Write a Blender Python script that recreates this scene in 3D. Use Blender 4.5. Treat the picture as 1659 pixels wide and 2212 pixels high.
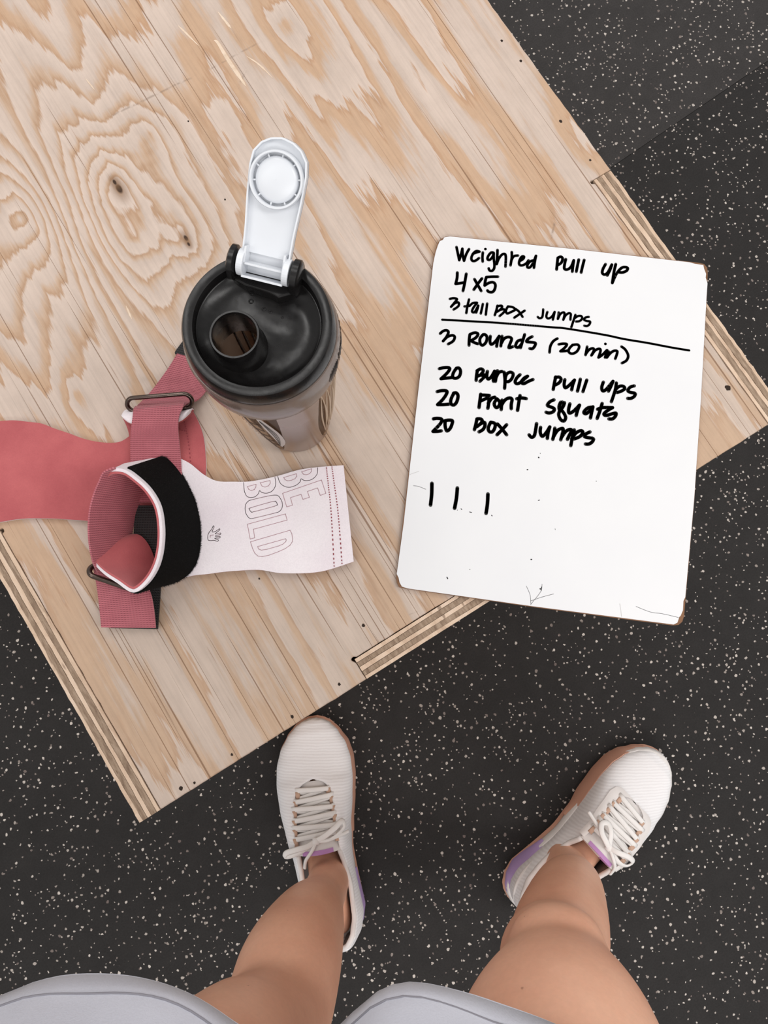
import bpy, bmesh, math, random
from mathutils import Vector, Matrix
random.seed(7)
for o in list(bpy.data.objects): bpy.data.objects.remove(o)
sc = bpy.context.scene
PI = math.pi

# ------------------------------------------------------------------ camera, world, lights, exposure
IW, IH, FPX = 1659, 2212, 1661.0
CX, CY = IW / 2, IH / 2
CH = 1.121          # eye height above the floor
T = 0.508           # height of the plywood box
down = Vector(((815 - CX) / FPX, -(1335 - CY) / FPX, -1)).normalized()
zc = -down
xc = (Vector((1, 0, 0)) - zc * zc.x).normalized()
yc = zc.cross(xc)
RW = Matrix((xc, yc, zc))            # camera -> world
cam = bpy.data.objects.new('camera', bpy.data.cameras.new('camera'))
sc.collection.objects.link(cam)
cam.matrix_world = Matrix.Translation((0, 0, CH)) @ RW.to_4x4()
cam.data.sensor_fit = 'VERTICAL'; cam.data.sensor_height = 24.0
cam.data.lens = 24.0 * FPX / IH
cam.data.clip_start = 0.02
sc.camera = cam

world = bpy.data.worlds.new('gym_light'); sc.world = world; world.use_nodes = True
world.node_tree.nodes['Background'].inputs[0].default_value = (1.0, 0.985, 0.97, 1)
world.node_tree.nodes['Background'].inputs[1].default_value = 0.84

def area(name, loc, target, sx, sy, power, col=(1, 0.98, 0.96)):
    l = bpy.data.lights.new(name, 'AREA'); l.shape = 'RECTANGLE'; l.size = sx; l.size_y = sy
    l.energy = power; l.color = col
    o = bpy.data.objects.new(name, l); sc.collection.objects.link(o); o.location = loc
    o.rotation_euler = (Vector(target) - Vector(loc)).to_track_quat('-Z', 'Y').to_euler()
    return o
area('ceiling_or_fill_lamp', (0.6, 2.3, 3.2), (0.1, 0.2, 0.4), 2.4, 0.6, 24)
area('ceiling_or_fill_lamp', (-0.75, 1.25, 3.2), (-0.1, 0.2, 0.4), 0.45, 1.3, 15)
area('ceiling_or_fill_lamp', (1.7, -0.3, 3.0), (0.2, -0.3, 0.2), 0.6, 2.0, 38)  # added fill from the right, brightening shoes and legs
area('ceiling_or_fill_lamp', (0.3, -2.3, 3.0), (0.2, -0.3, 0.2), 2.4, 0.6, 40)  # added fill from behind the person, lifting the dark legs and shorts
area('ceiling_or_fill_lamp', (-1.8, -0.9, 3.0), (-0.1, -0.3, 0.2), 0.6, 1.6, 16)  # added fill from the left for the lower part of the scene

vs = sc.view_settings
vs.view_transform = 'Standard'; vs.look = 'None'; vs.gamma = 1.0; vs.exposure = -0.48
vs.use_curve_mapping = False

# ------------------------------------------------------------------ helpers
def W(px, py, z):
    """point of the plane at height z seen at a photo position"""
    v = RW @ Vector(((px - CX) / FPX, -(py - CY) / FPX, -1))
    k = (CH - z) / -v.z
    return Vector((v.x * k, v.y * k, z))

def B(px, py, h=0.0): return W(px, py, T + h)       # above the box top

def srgb(r, g, b):
    f = lambda c: c / 12.92 if c <= 0.04045 else ((c + 0.055) / 1.055) ** 2.4
    return (f(r / 255), f(g / 255), f(b / 255), 1)

ORG = {}
def put(o, parent):
    sc.collection.objects.link(o)
    if parent is not None:
        o.parent = parent; ORG[o.name] = ORG[parent.name]
    else: ORG[o.name] = Vector((0, 0, 0))
    return o

def thing(name, label, cat, loc=(0, 0, 0), rz=0.0, local=False):
    o = bpy.data.objects.new(name, None); sc.collection.objects.link(o)
    o.empty_display_size = 0.05
    o.location = loc; o.rotation_euler = (0, 0, rz); o['label'] = label; o['category'] = cat
    ORG[o.name] = Vector((0, 0, 0)) if local else Vector(loc)
    return o

def mobj(name, verts, faces, mat, parent=None, smooth=True, uvs=None, mats=None, fmat=None, label=None, angle=None):
    me = bpy.data.meshes.new(name)
    org = ORG[parent.name] if parent is not None else Vector((0, 0, 0))
    me.from_pydata([tuple(Vector(v) - org) for v in verts], [], faces)
    for m in (mats or [mat]): me.materials.append(m)
    if fmat: 
        for p, k in zip(me.polygons, fmat): p.material_index = k
    if uvs:
        ul = me.uv_layers.new(name='UVMap')
        for p in me.polygons:
            for li in p.loop_indices: ul.data[li].uv = uvs[me.loops[li].vertex_index]
    me.validate(); me.update()
    bm = bmesh.new(); bm.from_mesh(me); bmesh.ops.recalc_face_normals(bm, faces=bm.faces[:]); bm.to_mesh(me); bm.free()
    if smooth:
        me.shade_smooth()
        if angle: me.set_sharp_from_angle(angle=math.radians(angle))
    o = bpy.data.objects.new(name, me)
    if label: o['label'] = label
    return put(o, parent)

def merge(parts):
    V, F = [], []
    for v, f in parts:
        n = len(V); V += list(v); F += [tuple(i + n for i in q) for q in f]
    return V, F

def catmull(pts, n, closed=False):
    """resample control points (tuples of any length) on a smooth curve, n samples"""
    P = [tuple(p) for p in pts]; m = len(P); out = []
    segs = m if closed else m - 1
    for i in range(n):
        t = i / (n if closed else n - 1) * segs
        k = min(int(t), segs - 1); u = t - k
        g = lambda j: P[j % m] if closed else P[max(0, min(m - 1, j))]
        a, b, c, d = g(k - 1), g(k), g(k + 1), g(k + 2)
        out.append(tuple(0.5 * ((2 * b[q]) + (-a[q] + c[q]) * u + (2 * a[q] - 5 * b[q] + 4 * c[q] - d[q]) * u * u
                                + (-a[q] + 3 * b[q] - 3 * c[q] + d[q]) * u ** 3) for q in range(len(b))))
    return out

def prism(poly, z0, z1):
    n = len(poly)
    V = [(p[0], p[1], z0) for p in poly] + [(p[0], p[1], z1) for p in poly]
    F = [tuple(range(n - 1, -1, -1)), tuple(range(n, 2 * n))] + [(i, (i + 1) % n, n + (i + 1) % n, n + i) for i in range(n)]
    return V, F

def box(x0, x1, y0, y1, z0, z1): return prism([(x0, y0), (x1, y0), (x1, y1), (x0, y1)], z0, z1)

def tube(path, r, segs=10, closed=False, flat=1.0, up=None, caps=True):
    """sweep; r number or list; flat <1 squashes along the up axis"""
    P = [Vector(p) for p in path]; n = len(P); V, F = [], []
    up0 = Vector(up) if up else Vector((0, 0, 1))
    prev = None
    for i in range(n):
        if closed: t = P[(i + 1) % n] - P[i - 1]
        else: t = P[min(i + 1, n - 1)] - P[max(i - 1, 0)]
        t.normalize()
        ref = up0 if (up or prev is None) else prev
        s = t.cross(ref)
        if s.length < 1e-4: s = t.cross(Vector((1, 0.3, 0)))
        s.normalize(); q = s.cross(t).normalized(); prev = q
        rr = r[i] if isinstance(r, (list, tuple)) else r
        for k in range(segs):
            a = 2 * PI * k / segs
            V.append(P[i] + s * (math.cos(a) * rr) + q * (math.sin(a) * rr * flat))
    m = n if closed else n - 1
    for i in range(m):
        for k in range(segs):
            a, b = i * segs + k, i * segs + (k + 1) % segs
            c, d = ((i + 1) % n) * segs + (k + 1) % segs, ((i + 1) % n) * segs + k
            F.append((a, b, c, d))
    if not closed and caps:
        F.append(tuple(range(segs - 1, -1, -1))); F.append(tuple((n - 1) * segs + k for k in range(segs)))
    return V, F

def lathe(prof, c, segs=96, closed=True):
    """prof: (r, z) loop turned about the vertical through c"""
    V, F = [], []; n = len(prof)
    for k in range(segs):
        a = 2 * PI * k / segs
        for r, z in prof: V.append((c[0] + r * math.cos(a), c[1] + r * math.sin(a), c[2] + z))
    for k in range(segs):
        k2 = (k + 1) % segs
        for i in range(n if closed else n - 1):
            j = (i + 1) % n
            F.append((k * n + i, k2 * n + i, k2 * n + j, k * n + j))
    return V, F

def loft(rings, cap=True):
    V, F = [], []; n = len(rings[0])
    for r in rings: V += [Vector(p) for p in r]
    for i in range(len(rings) - 1):
        for k in range(n):
            F.append((i * n + k, i * n + (k + 1) % n, (i + 1) * n + (k + 1) % n, (i + 1) * n + k))
    if cap:
        F.append(tuple(range(n - 1, -1, -1))); F.append(tuple((len(rings) - 1) * n + k for k in range(n)))
    return V, F

def grid_of(A, Bp, n, m, bulge=None):
    """A, Bp control points of two edges (world); returns rows of points"""
    a = [Vector(p) for p in catmull(A, n)]; b = [Vector(p) for p in catmull(Bp, n)]
    G = []
    for i in range(n):
        row = []
        for j in range(m):
            v = j / (m - 1); p = a[i].lerp(b[i], v)
            if bulge: p = p + bulge(i / (n - 1), v)
            row.append(p)
        G.append(row)
    return G

def gnormals(G):
    n, m = len(G), len(G[0]); N = []
    for i in range(n):
        row = []
        for j in range(m):
            du = G[min(i + 1, n - 1)][j] - G[max(i - 1, 0)][j]; dv = G[i][min(j + 1, m - 1)] - G[i][max(j - 1, 0)]
            q = du.cross(dv); row.append(q.normalized() if q.length > 1e-12 else Vector((0, 0, 1)))
        N.append(row)
    return N

def slab(G, o0, o1, N=None):
    """solid between the grid offset o0 and o1 along its normals; returns verts, faces, uvs in metres"""
    N = N or gnormals(G); n, m = len(G), len(G[0]); V, UV = [], []
    su = [0.0]
    for i in range(1, n): su.append(su[-1] + (G[i][m // 2] - G[i - 1][m // 2]).length)
    for off in (o0, o1):
        for i in range(n):
            w = (G[i][0] - G[i][-1]).length
            for j in range(m): V.append(G[i][j] + N[i][j] * off); UV.append((su[i], w * j / (m - 1)))
    ix = lambda s, i, j: s * n * m + i * m + j; F = []
    for i in range(n - 1):
        for j in range(m - 1):
            F.append((ix(0, i, j), ix(0, i, j + 1), ix(0, i + 1, j + 1), ix(0, i + 1, j)))
            F.append((ix(1, i, j), ix(1, i + 1, j), ix(1, i + 1, j + 1), ix(1, i, j + 1)))
    for i in range(n - 1):
        for j in (0, m - 1): F.append((ix(0, i, j), ix(0, i + 1, j), ix(1, i + 1, j), ix(1, i, j)))
    for j in range(m - 1):
        for i in (0, n - 1): F.append((ix(0, i, j), ix(0, i, j + 1), ix(1, i, j + 1), ix(1, i, j)))
    return V, F, UV

def sheet(name, G, o0, o1, mat, parent, N=None, label=None):
    V, F, UV = slab(G, o0, o1, N)
    return mobj(name, V, F, mat, parent, True, UV, label=label, angle=50)

def stroke(pts, r, z, n=None, closed=False, smooth=True):
    """flat ink line on the plane z through world points, round ends"""
    L = sum((Vector(pts[i + 1][:2]) - Vector(pts[i][:2])).length for i in range(len(pts) - 1))
    n = n or max(3, int(L / (r * 1.1)) + 2)
    if smooth and len(pts) > 2: P = [Vector(p[:2]) for p in catmull([tuple(p[:2]) for p in pts], n, closed)]
    else:
        P = [Vector(p[:2]) for p in pts]
    if closed: P.append(P[0])
    V, F = [], []
    for i in range(len(P) - 1):
        d = P[i + 1] - P[i]
        if d.length < 1e-7: continue
        q = Vector((-d.y, d.x)).normalized() * r; k = len(V)
        for p in (P[i] + q, P[i] - q, P[i + 1] - q, P[i + 1] + q): V.append((p.x, p.y, z))
        F.append((k, k + 1, k + 2, k + 3))
    for p in P:
        k = len(V)
        for a in range(10): V.append((p.x + r * math.cos(a * PI / 5), p.y + r * math.sin(a * PI / 5), z))
        F.append(tuple(range(k, k + 10)))
    return V, F

# ------------------------------------------------------------------ materials
class NT:
    def __init__(s, name):
        s.m = bpy.data.materials.new(name); s.m.use_nodes = True; s.t = s.m.node_tree
        s.b = s.t.nodes['Principled BSDF']; s.out = s.t.nodes['Material Output']
    def n(s, ty, **kw):
        x = s.t.nodes.new(ty)
        for k, v in kw.items(): setattr(x, k, v)
        return x
    def set(s, sock, v):
        if isinstance(v, bpy.types.NodeSocket): s.t.links.new(v, sock)
        elif v is not None: sock.default_value = v
    def coord(s, kind='Object'): return s.n('ShaderNodeTexCoord').outputs[kind]
    def math(s, op, a, b=None, c=None, clamp=False):
        x = s.n('ShaderNodeMath', operation=op, use_clamp=clamp)
        for i, v in enumerate((a, b, c)):
            if v is not None: s.set(x.inputs[i], v)
        return x.outputs[0]
    def vm(s, op, a, b=None):
        x = s.n('ShaderNodeVectorMath', operation=op); s.set(x.inputs[0], a)
        if b is not None: s.set(x.inputs[1], b)
        return x.outputs['Value'] if op in ('LENGTH', 'DISTANCE', 'DOT_PRODUCT') else x.outputs[0]
    def noise(s, vec, scale=5, detail=2, rough=0.5, dist=0, out='Fac'):
        x = s.n('ShaderNodeTexNoise'); s.set(x.inputs['Vector'], vec)
        for k, v in (('Scale', scale), ('Detail', detail), ('Roughness', rough), ('Distortion', dist)): x.inputs[k].default_value = v
        return x.outputs[out]
    def ramp(s, fac, stops, interp='LINEAR'):
        x = s.n('ShaderNodeValToRGB'); s.set(x.inputs[0], fac); cr = x.color_ramp; cr.interpolation = interp
        while len(cr.elements) < len(stops): cr.elements.new(0.5)
        for e, (p, c) in zip(cr.elements, stops):
            e.position = p; e.color = c if isinstance(c, tuple) else (c, c, c, 1)
        return x.outputs[0]
    def mix(s, fac, a, b, mode='MIX'):
        x = s.n('ShaderNodeMix', data_type='RGBA', blend_type=mode)
        s.set(x.inputs[0], fac); s.set(x.inputs[6], a); s.set(x.inputs[7], b); return x.outputs[2]
    def sm(s, v, lo, hi, a=0.0, b=1.0):
        x = s.n('ShaderNodeMapRange', interpolation_type='SMOOTHSTEP'); s.set(x.inputs[0], v)
        for i, q in enumerate((lo, hi, a, b)): x.inputs[i + 1].default_value = q
        return x.outputs[0]
    def bump(s, h, strength=0.3, dist=0.001):
        x = s.n('ShaderNodeBump'); x.inputs['Strength'].default_value = strength; x.inputs['Distance'].default_value = dist
        s.set(x.inputs['Height'], h); s.t.links.new(x.outputs[0], s.b.inputs['Normal']); return x
    def col(s, c): s.set(s.b.inputs['Base Color'], c)
    def p(s, **kw):
        for k, v in kw.items(): s.set(s.b.inputs[k.replace('_', ' ')], v)
        return s

def simple(name, c, rough=0.5, metal=0.0, spec=0.5, bump=None, var=0.0, **kw):
    t = NT(name); base = srgb(*c)
    if var:
        v = t.noise(t.coord(), 35, 4, 0.6)
        dk = tuple(x * (1 - var) for x in base[:3]) + (1,); lt = tuple(min(1, x * (1 + var)) for x in base[:3]) + (1,)
        t.col(t.ramp(v, [(0.3, dk), (0.7, lt)]))
    else: t.col(base)
    t.p(Roughness=rough, Metallic=metal, Specular_IOR_Level=spec, **kw)
    if bump: t.bump(t.noise(t.coord(), bump[0], 4, 0.6), bump[1], bump[2])
    return t.m

# box frame in world space
c_fl, c_fr = B(301, 1778), B(1700, 891.5)
ea = (c_fr - c_fl); BW = ea.length; ea.normalize()
l0, r0 = B(0, 1247), B(1051, 0)
eb = ((l0 - c_fl).normalized() + (r0 - c_fr).normalized()).normalized()
BANG = math.atan2(ea.y, ea.x)
eb_l = Matrix.Rotation(-BANG, 3, 'Z') @ eb        # side direction in box frame (nearly +y)
BD = 0.762
def bx_local(p):
    """world -> box frame a, b"""
    d = p - c_fl; q = Matrix.Rotation(-BANG, 3, 'Z') @ d
    b = q.y / eb_l.y; return q.x - eb_l.x * b, b

def wood_top():
    t = NT('plywood_face'); co = t.coord()
    sep = t.n('ShaderNodeSeparateXYZ'); t.set(sep.inputs[0], co); a, b = sep.outputs[0], sep.outputs[1]
    def vec(sa, sb, o=0.0):
        x = t.n('ShaderNodeCombineXYZ'); t.set(x.inputs[0], t.math('MULTIPLY', a, sa)); t.set(x.inputs[1], t.math('MULTIPLY', b, sb)); x.inputs[2].default_value = o
        return x.outputs[0]
    F = t.math('MULTIPLY', t.noise(vec(7.5, 0.95), 1, 2.5, 0.5, 0.15), 11.0)
    F = t.math('ADD', F, t.math('MULTIPLY', t.noise(vec(26, 4.5, 3.3), 1, 4, 0.6), 2.0))
    near = 0.0
    knots = [((245, 415), 0.35, 8.5, 0.060), ((30, 480), 0.6, -8.0, 0.075), ((395, 525), 0.4, 2.6, 0.02), ((312, 295), 0.55, 1.7, 0.028),
             ((600, 60), 0.5, 1.6, 0.03), ((270, 520), 0.4, 2.2, 0.035), ((160, 860), 0.5, 1.5, 0.022), ((1290, 300), 0.3, 1.5, 0.03)]
    for (px, py), an, amp, sig in knots:
        ka, kb = bx_local(B(px, py))
        w1 = t.noise(vec(16, 16, 9.1), 1, 3, 0.6)
        x = t.n('ShaderNodeCombineXYZ')
        t.set(x.inputs[0], t.math('SUBTRACT', a, ka)); t.set(x.inputs[1], t.math('MULTIPLY', t.math('SUBTRACT', b, kb), 0.35 + an * 0.6))
        d = t.math('ADD', t.vm('LENGTH', x.outputs[0]), t.math('MULTIPLY', t.math('SUBTRACT', w1, 0.5), 0.014))
        e = t.math('EXPONENT', t.math('MULTIPLY', d, -1.0 / sig))
        F = t.math('ADD', F, t.math('MULTIPLY', e, amp))
        if abs(amp) > 5: near = t.math('ADD', near, t.sm(d, 0.05, 0.13, 1.0, 0.0), clamp=True)
    F = t.math('ADD', F, t.math('MULTIPLY', t.noise(vec(210, 9, 1.7), 1, 4, 0.7), 0.75))
    fr = t.math('FRACT', F)
    pale, pale2, tan, tan2 = srgb(201, 182, 169), srgb(210, 191, 178), srgb(197, 163, 134), srgb(186, 147, 115)
    c = t.ramp(fr, [(0.0, pale2), (0.40, pale), (0.60, tan), (0.82, tan), (0.93, tan2), (1.0, pale2)])
    c = t.mix(near, c, t.ramp(fr, [(0.0, pale2), (0.5, pale), (0.72, srgb(194, 165, 141)), (0.88, srgb(180, 145, 116)), (1.0, pale2)]))
    # greyed, handled wood towards the front edge and in soft patches
    wear = t.math('ADD', t.sm(b, 0.05, 0.42, 0.75, 0.15), t.math('MULTIPLY', t.math('SUBTRACT', t.noise(vec(7, 3, 5.5), 1, 3, 0.6), 0.5), 0.9), clamp=True)
    c = t.mix(t.math('MULTIPLY', wear, 0.45), c, srgb(178, 160, 143))
    # long fibres
    fib = t.noise(vec(420, 9, 2.2), 1, 4, 0.65)
    c = t.mix(0.75, c, t.ramp(fib, [(0.25, 0.84), (0.5, 0.99), (0.75, 1.08)]), 'MULTIPLY')
    dirt = t.noise(vec(90, 60, 7.7), 1, 5, 0.75)
    c = t.mix(0.6, c, t.ramp(dirt, [(0.3, 0.90), (0.55, 1.0), (0.8, 1.06)]), 'MULTIPLY')
    # drying checks along the grain, more of them near the front
    ck = t.noise(vec(620, 2.4, 4.4), 1, 1.0, 0.4)
    th = t.math('ADD', ck, t.sm(b, 0.45, 0.10, 0.0, 0.045))
    cr = t.sm(th, 0.715, 0.745)
    c = t.mix(t.math('MULTIPLY', cr, 0.72), c, srgb(120, 86, 60))
    ck2 = t.sm(t.noise(vec(560, 14, 8.8), 1, 2, 0.5), 0.70, 0.78)
    c = t.mix(t.math('MULTIPLY', ck2, 0.5), c, srgb(140, 100, 68))
    # knot hearts
    for (px, py), r in (((246, 414), 0.0028), ((236, 400), 0.0016), ((392, 520), 0.0018), ((398, 533), 0.0012)):
        ka, kb = bx_local(B(px, py)); x = t.n('ShaderNodeCombineXYZ')
        t.set(x.inputs[0], t.math('SUBTRACT', a, ka)); t.set(x.inputs[1], t.math('MULTIPLY', t.math('SUBTRACT', b, kb), 0.5))
        dd = t.vm('LENGTH', x.outputs[0])
        c = t.mix(t.sm(dd, r * 3.5, r * 0.8, 0.0, 0.55), c, srgb(130, 96, 66))
        c = t.mix(t.sm(dd, r * 1.1, r * 0.5), c, srgb(60, 40, 26))
    # old scuffs across the grain
    for (x0, y0), (x1, y1), w_, st_ in (((205, 268), (420, 165), 0.0016, 0.5), ((420, 168), (560, 92), 0.0014, 0.4), ((520, 150), (500, 205), 0.002, 0.35), ((1183, 522), (1196, 478), 0.0016, 0.6), ((880, 1330), (905, 1322), 0.001, 0.3)):
        p0, p1 = Vector(bx_local(B(x0, y0))), Vector(bx_local(B(x1, y1))); dv = p1 - p0; Ln = dv.length; dv.normalize()
        da, db = t.math('SUBTRACT', a, p0.x), t.math('SUBTRACT', b, p0.y)
        al = t.math('ADD', t.math('MULTIPLY', da, dv.x), t.math('MULTIPLY', db, dv.y))
        ac = t.math('ABSOLUTE', t.math('ADD', t.math('SUBTRACT', t.math('MULTIPLY', da, dv.y), t.math('MULTIPLY', db, dv.x)), t.math('MULTIPLY', t.math('SUBTRACT', t.noise(vec(60, 60, 6.6), 1, 2, 0.5), 0.5), 0.003)))
        mk_ = t.math('MULTIPLY', t.sm(ac, w_, 0.0), t.math('MULTIPLY', t.sm(al, 0.0, Ln * 0.2), t.sm(al, Ln, Ln * 0.8)))
        c = t.mix(t.math('MULTIPLY', mk_, t.math('MULTIPLY', t.sm(t.noise(vec(220, 220, 2.1), 1, 3, 0.6), 0.35, 0.6), st_)), c, srgb(128, 108, 94))
    t.col(c); t.p(Roughness=0.62, Specular_IOR_Level=0.3)
    h = t.math('SUBTRACT', t.math('MULTIPLY', fib, 0.4), t.math('MULTIPLY', cr, 1.2))
    t.bump(h, 0.35, 0.0006)
    return t.m

def ply_mat(name, cols, sa, sb, sz, rough=0.7):
    t = NT(name); co = t.coord()
    v = t.vm('MULTIPLY', co, (sa, sb, sz))
    n1 = t.noise(v, 1, 5, 0.7, 0.3)
    c = t.ramp(n1, [(0.28, srgb(*cols[0])), (0.5, srgb(*cols[1])), (0.72, srgb(*cols[2]))])
    sp = t.sm(t.noise(t.vm('MULTIPLY', co, (sa * 1.7, sb * 1.7, sz * 1.7)), 1, 2, 0.5), 0.68, 0.74)
    c = t.mix(t.math('MULTIPLY', sp, 0.6), c, srgb(92, 64, 42))
    t.col(c); t.p(Roughness=rough, Specular_IOR_Level=0.25); t.bump(n1, 0.5, 0.001)
    return t.m

def rubber_mat():
    t = NT('speckled_rubber'); co = t.coord()
    oi = t.n('ShaderNodeObjectInfo')
    wv = t.vm('ADD', co, t.vm('MULTIPLY', t.vm('SUBTRACT', t.noise(co, 170, 2, 0.5, 0, 'Color'), (0.5, 0.5, 0.5)), (0.0042, 0.0042, 0.0)))
    base = t.mix(0.8, oi.outputs['Color'], t.ramp(t.noise(co, 28, 5, 0.7), [(0.25, 0.78), (0.75, 1.22)]), 'MULTIPLY')
    base = t.mix(0.7, base, t.ramp(t.noise(co, 420, 3, 0.7), [(0.3, 0.72), (0.7, 1.25)]), 'MULTIPLY')
    c = base; hgt = None
    clus = t.noise(co, 22, 2, 0.6)
    for sc_, keep, r0_, r1_, seed in ((105, 0.30, 0.10, 0.21, 0.0), (150, 0.22, 0.08, 0.19, 5.3)):
        vo = t.n('ShaderNodeTexVoronoi', voronoi_dimensions='2D'); t.set(vo.inputs['Vector'], t.vm('ADD', wv, (seed, seed, 0))); vo.inputs['Scale'].default_value = sc_
        sp = t.n('ShaderNodeSeparateColor'); t.set(sp.inputs[0], vo.outputs['Color'])
        on = t.math('LESS_THAN', sp.outputs[0], t.math('ADD', t.math('MULTIPLY', clus, 0.9), keep - 0.45))
        rad = t.math('ADD', t.math('MULTIPLY', sp.outputs[1], r1_ - r0_), r0_)
        k = t.math('MULTIPLY', t.sm(t.math('SUBTRACT', rad, vo.outputs['Distance']), -0.035, 0.03), on)
        fc = t.ramp(sp.outputs[2], [(0.0, srgb(112, 100, 96)), (0.35, srgb(158, 148, 141)), (0.9, srgb(205, 196, 188))])
        c = t.mix(k, c, fc)
    t.col(c); t.p(Roughness=0.78, Specular_IOR_Level=0.25)
    t.bump(t.noise(co, 600, 3, 0.7), 0.4, 0.001)
    return t.m

def weave(name, c1, c2, su=900, sv=900, rough=0.55, sheen=0.3):
    """woven webbing from the strip's own length and width"""
    t = NT(name); uv = t.coord('UV'); sep = t.n('ShaderNodeSeparateXYZ'); t.set(sep.inputs[0], uv)
    a = t.math('SINE', t.math('MULTIPLY', sep.outputs[0], su * 2 * PI)); b = t.math('SINE', t.math('MULTIPLY', sep.outputs[1], sv * 2 * PI))
    h = t.math('ADD', t.math('MULTIPLY', a, 0.65), t.math('MULTIPLY', t.math('MULTIPLY', a, b), 0.35))
    v = t.math('ADD', t.math('MULTIPLY', h, 0.5), 0.5)
    v = t.math('ADD', t.math('MULTIPLY', v, 0.8), t.math('MULTIPLY', t.noise(uv, 60, 3, 0.6), 0.3))
    t.col(t.ramp(v, [(0.1, srgb(*c1)), (0.9, srgb(*c2))])); t.p(Roughness=rough, Specular_IOR_Level=0.35, Sheen_Weight=sheen)
    t.bump(h, 0.6, 0.0005); return t.m

def suede(name, c1, c2, scale=30, rough=0.9):
    t = NT(name); co = t.coord()
    v = t.noise(co, scale, 4, 0.6); f = t.noise(co, 900, 3, 0.7)
    c = t.ramp(v, [(0.3, srgb(*c1)), (0.7, srgb(*c2))])
    c = t.mix(0.5, c, t.ramp(f, [(0.3, 0.9), (0.7, 1.08)]), 'MULTIPLY')
    t.col(c); t.p(Roughness=rough, Specular_IOR_Level=0.2, Sheen_Weight=0.25); t.bump(f, 0.35, 0.0006); return t.m

def glassy(name, c, fac, rough=0.15, tint=(0.72, 0.66, 0.6), body=None):
    """smoke-tinted translucent plastic: part clear, part milky"""
    t = NT(name); t.col(srgb(*c)); t.p(Roughness=rough, Specular_IOR_Level=0.5)
    if body: t.col(t.ramp(t.noise(t.coord(), 14, 3, 0.5), [(0.3, srgb(*c)), (0.7, srgb(*body))]))
    tr = t.n('ShaderNodeBsdfTransparent'); tr.inputs[0].default_value = (*tint, 1)
    mx = t.n('ShaderNodeMixShader'); mx.inputs[0].default_value = fac
    t.t.links.new(tr.outputs[0], mx.inputs[1]); t.t.links.new(t.b.outputs[0], mx.inputs[2]); t.t.links.new(mx.outputs[0], t.out.inputs[0])
    return t.m

def skin_mat():
    t = NT('skin'); co = t.coord()
    v = t.noise(co, 14, 4, 0.6); f = t.noise(co, 240, 4, 0.6)
    c = t.ramp(v, [(0.3, srgb(234, 174, 145)), (0.7, srgb(246, 192, 163))])
    c = t.mix(0.35, c, t.ramp(f, [(0.3, 0.9), (0.7, 1.06)]), 'MULTIPLY')
    mole = t.sm(t.noise(co, 130, 1, 0.5), 0.80, 0.84)
    c = t.mix(t.math('MULTIPLY', mole, 0.5), c, srgb(130, 80, 62))
    t.col(c); t.p(Roughness=0.5, Specular_IOR_Level=0.35, Subsurface_Weight=0.12, Subsurface_Radius=(0.02, 0.008, 0.004), Subsurface_Scale=0.6)
    t.bump(f, 0.15, 0.0008); return t.m

def knit_mat():
    t = NT('white_knit'); co = t.coord(); sep = t.n('ShaderNodeSeparateXYZ'); t.set(sep.inputs[0], co)
    w = t.n('ShaderNodeTexWave', wave_type='BANDS', bands_direction='Y'); t.set(w.inputs['Vector'], co)
    w.inputs['Scale'].default_value = 85; w.inputs['Distortion'].default_value = 2.0; w.inputs['Detail'].default_value = 1
    f = t.noise(co, 500, 3, 0.6)
    h = t.math('ADD', t.math('MULTIPLY', w.outputs['Fac'], 0.6), t.math('MULTIPLY', f, 0.5))
    t.col(t.ramp(h, [(0.2, srgb(238, 235, 236)), (0.8, srgb(248, 246, 247))])); t.p(Roughness=0.8, Specular_IOR_Level=0.2)
    t.bump(h, 0.35, 0.0006); return t.m

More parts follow.
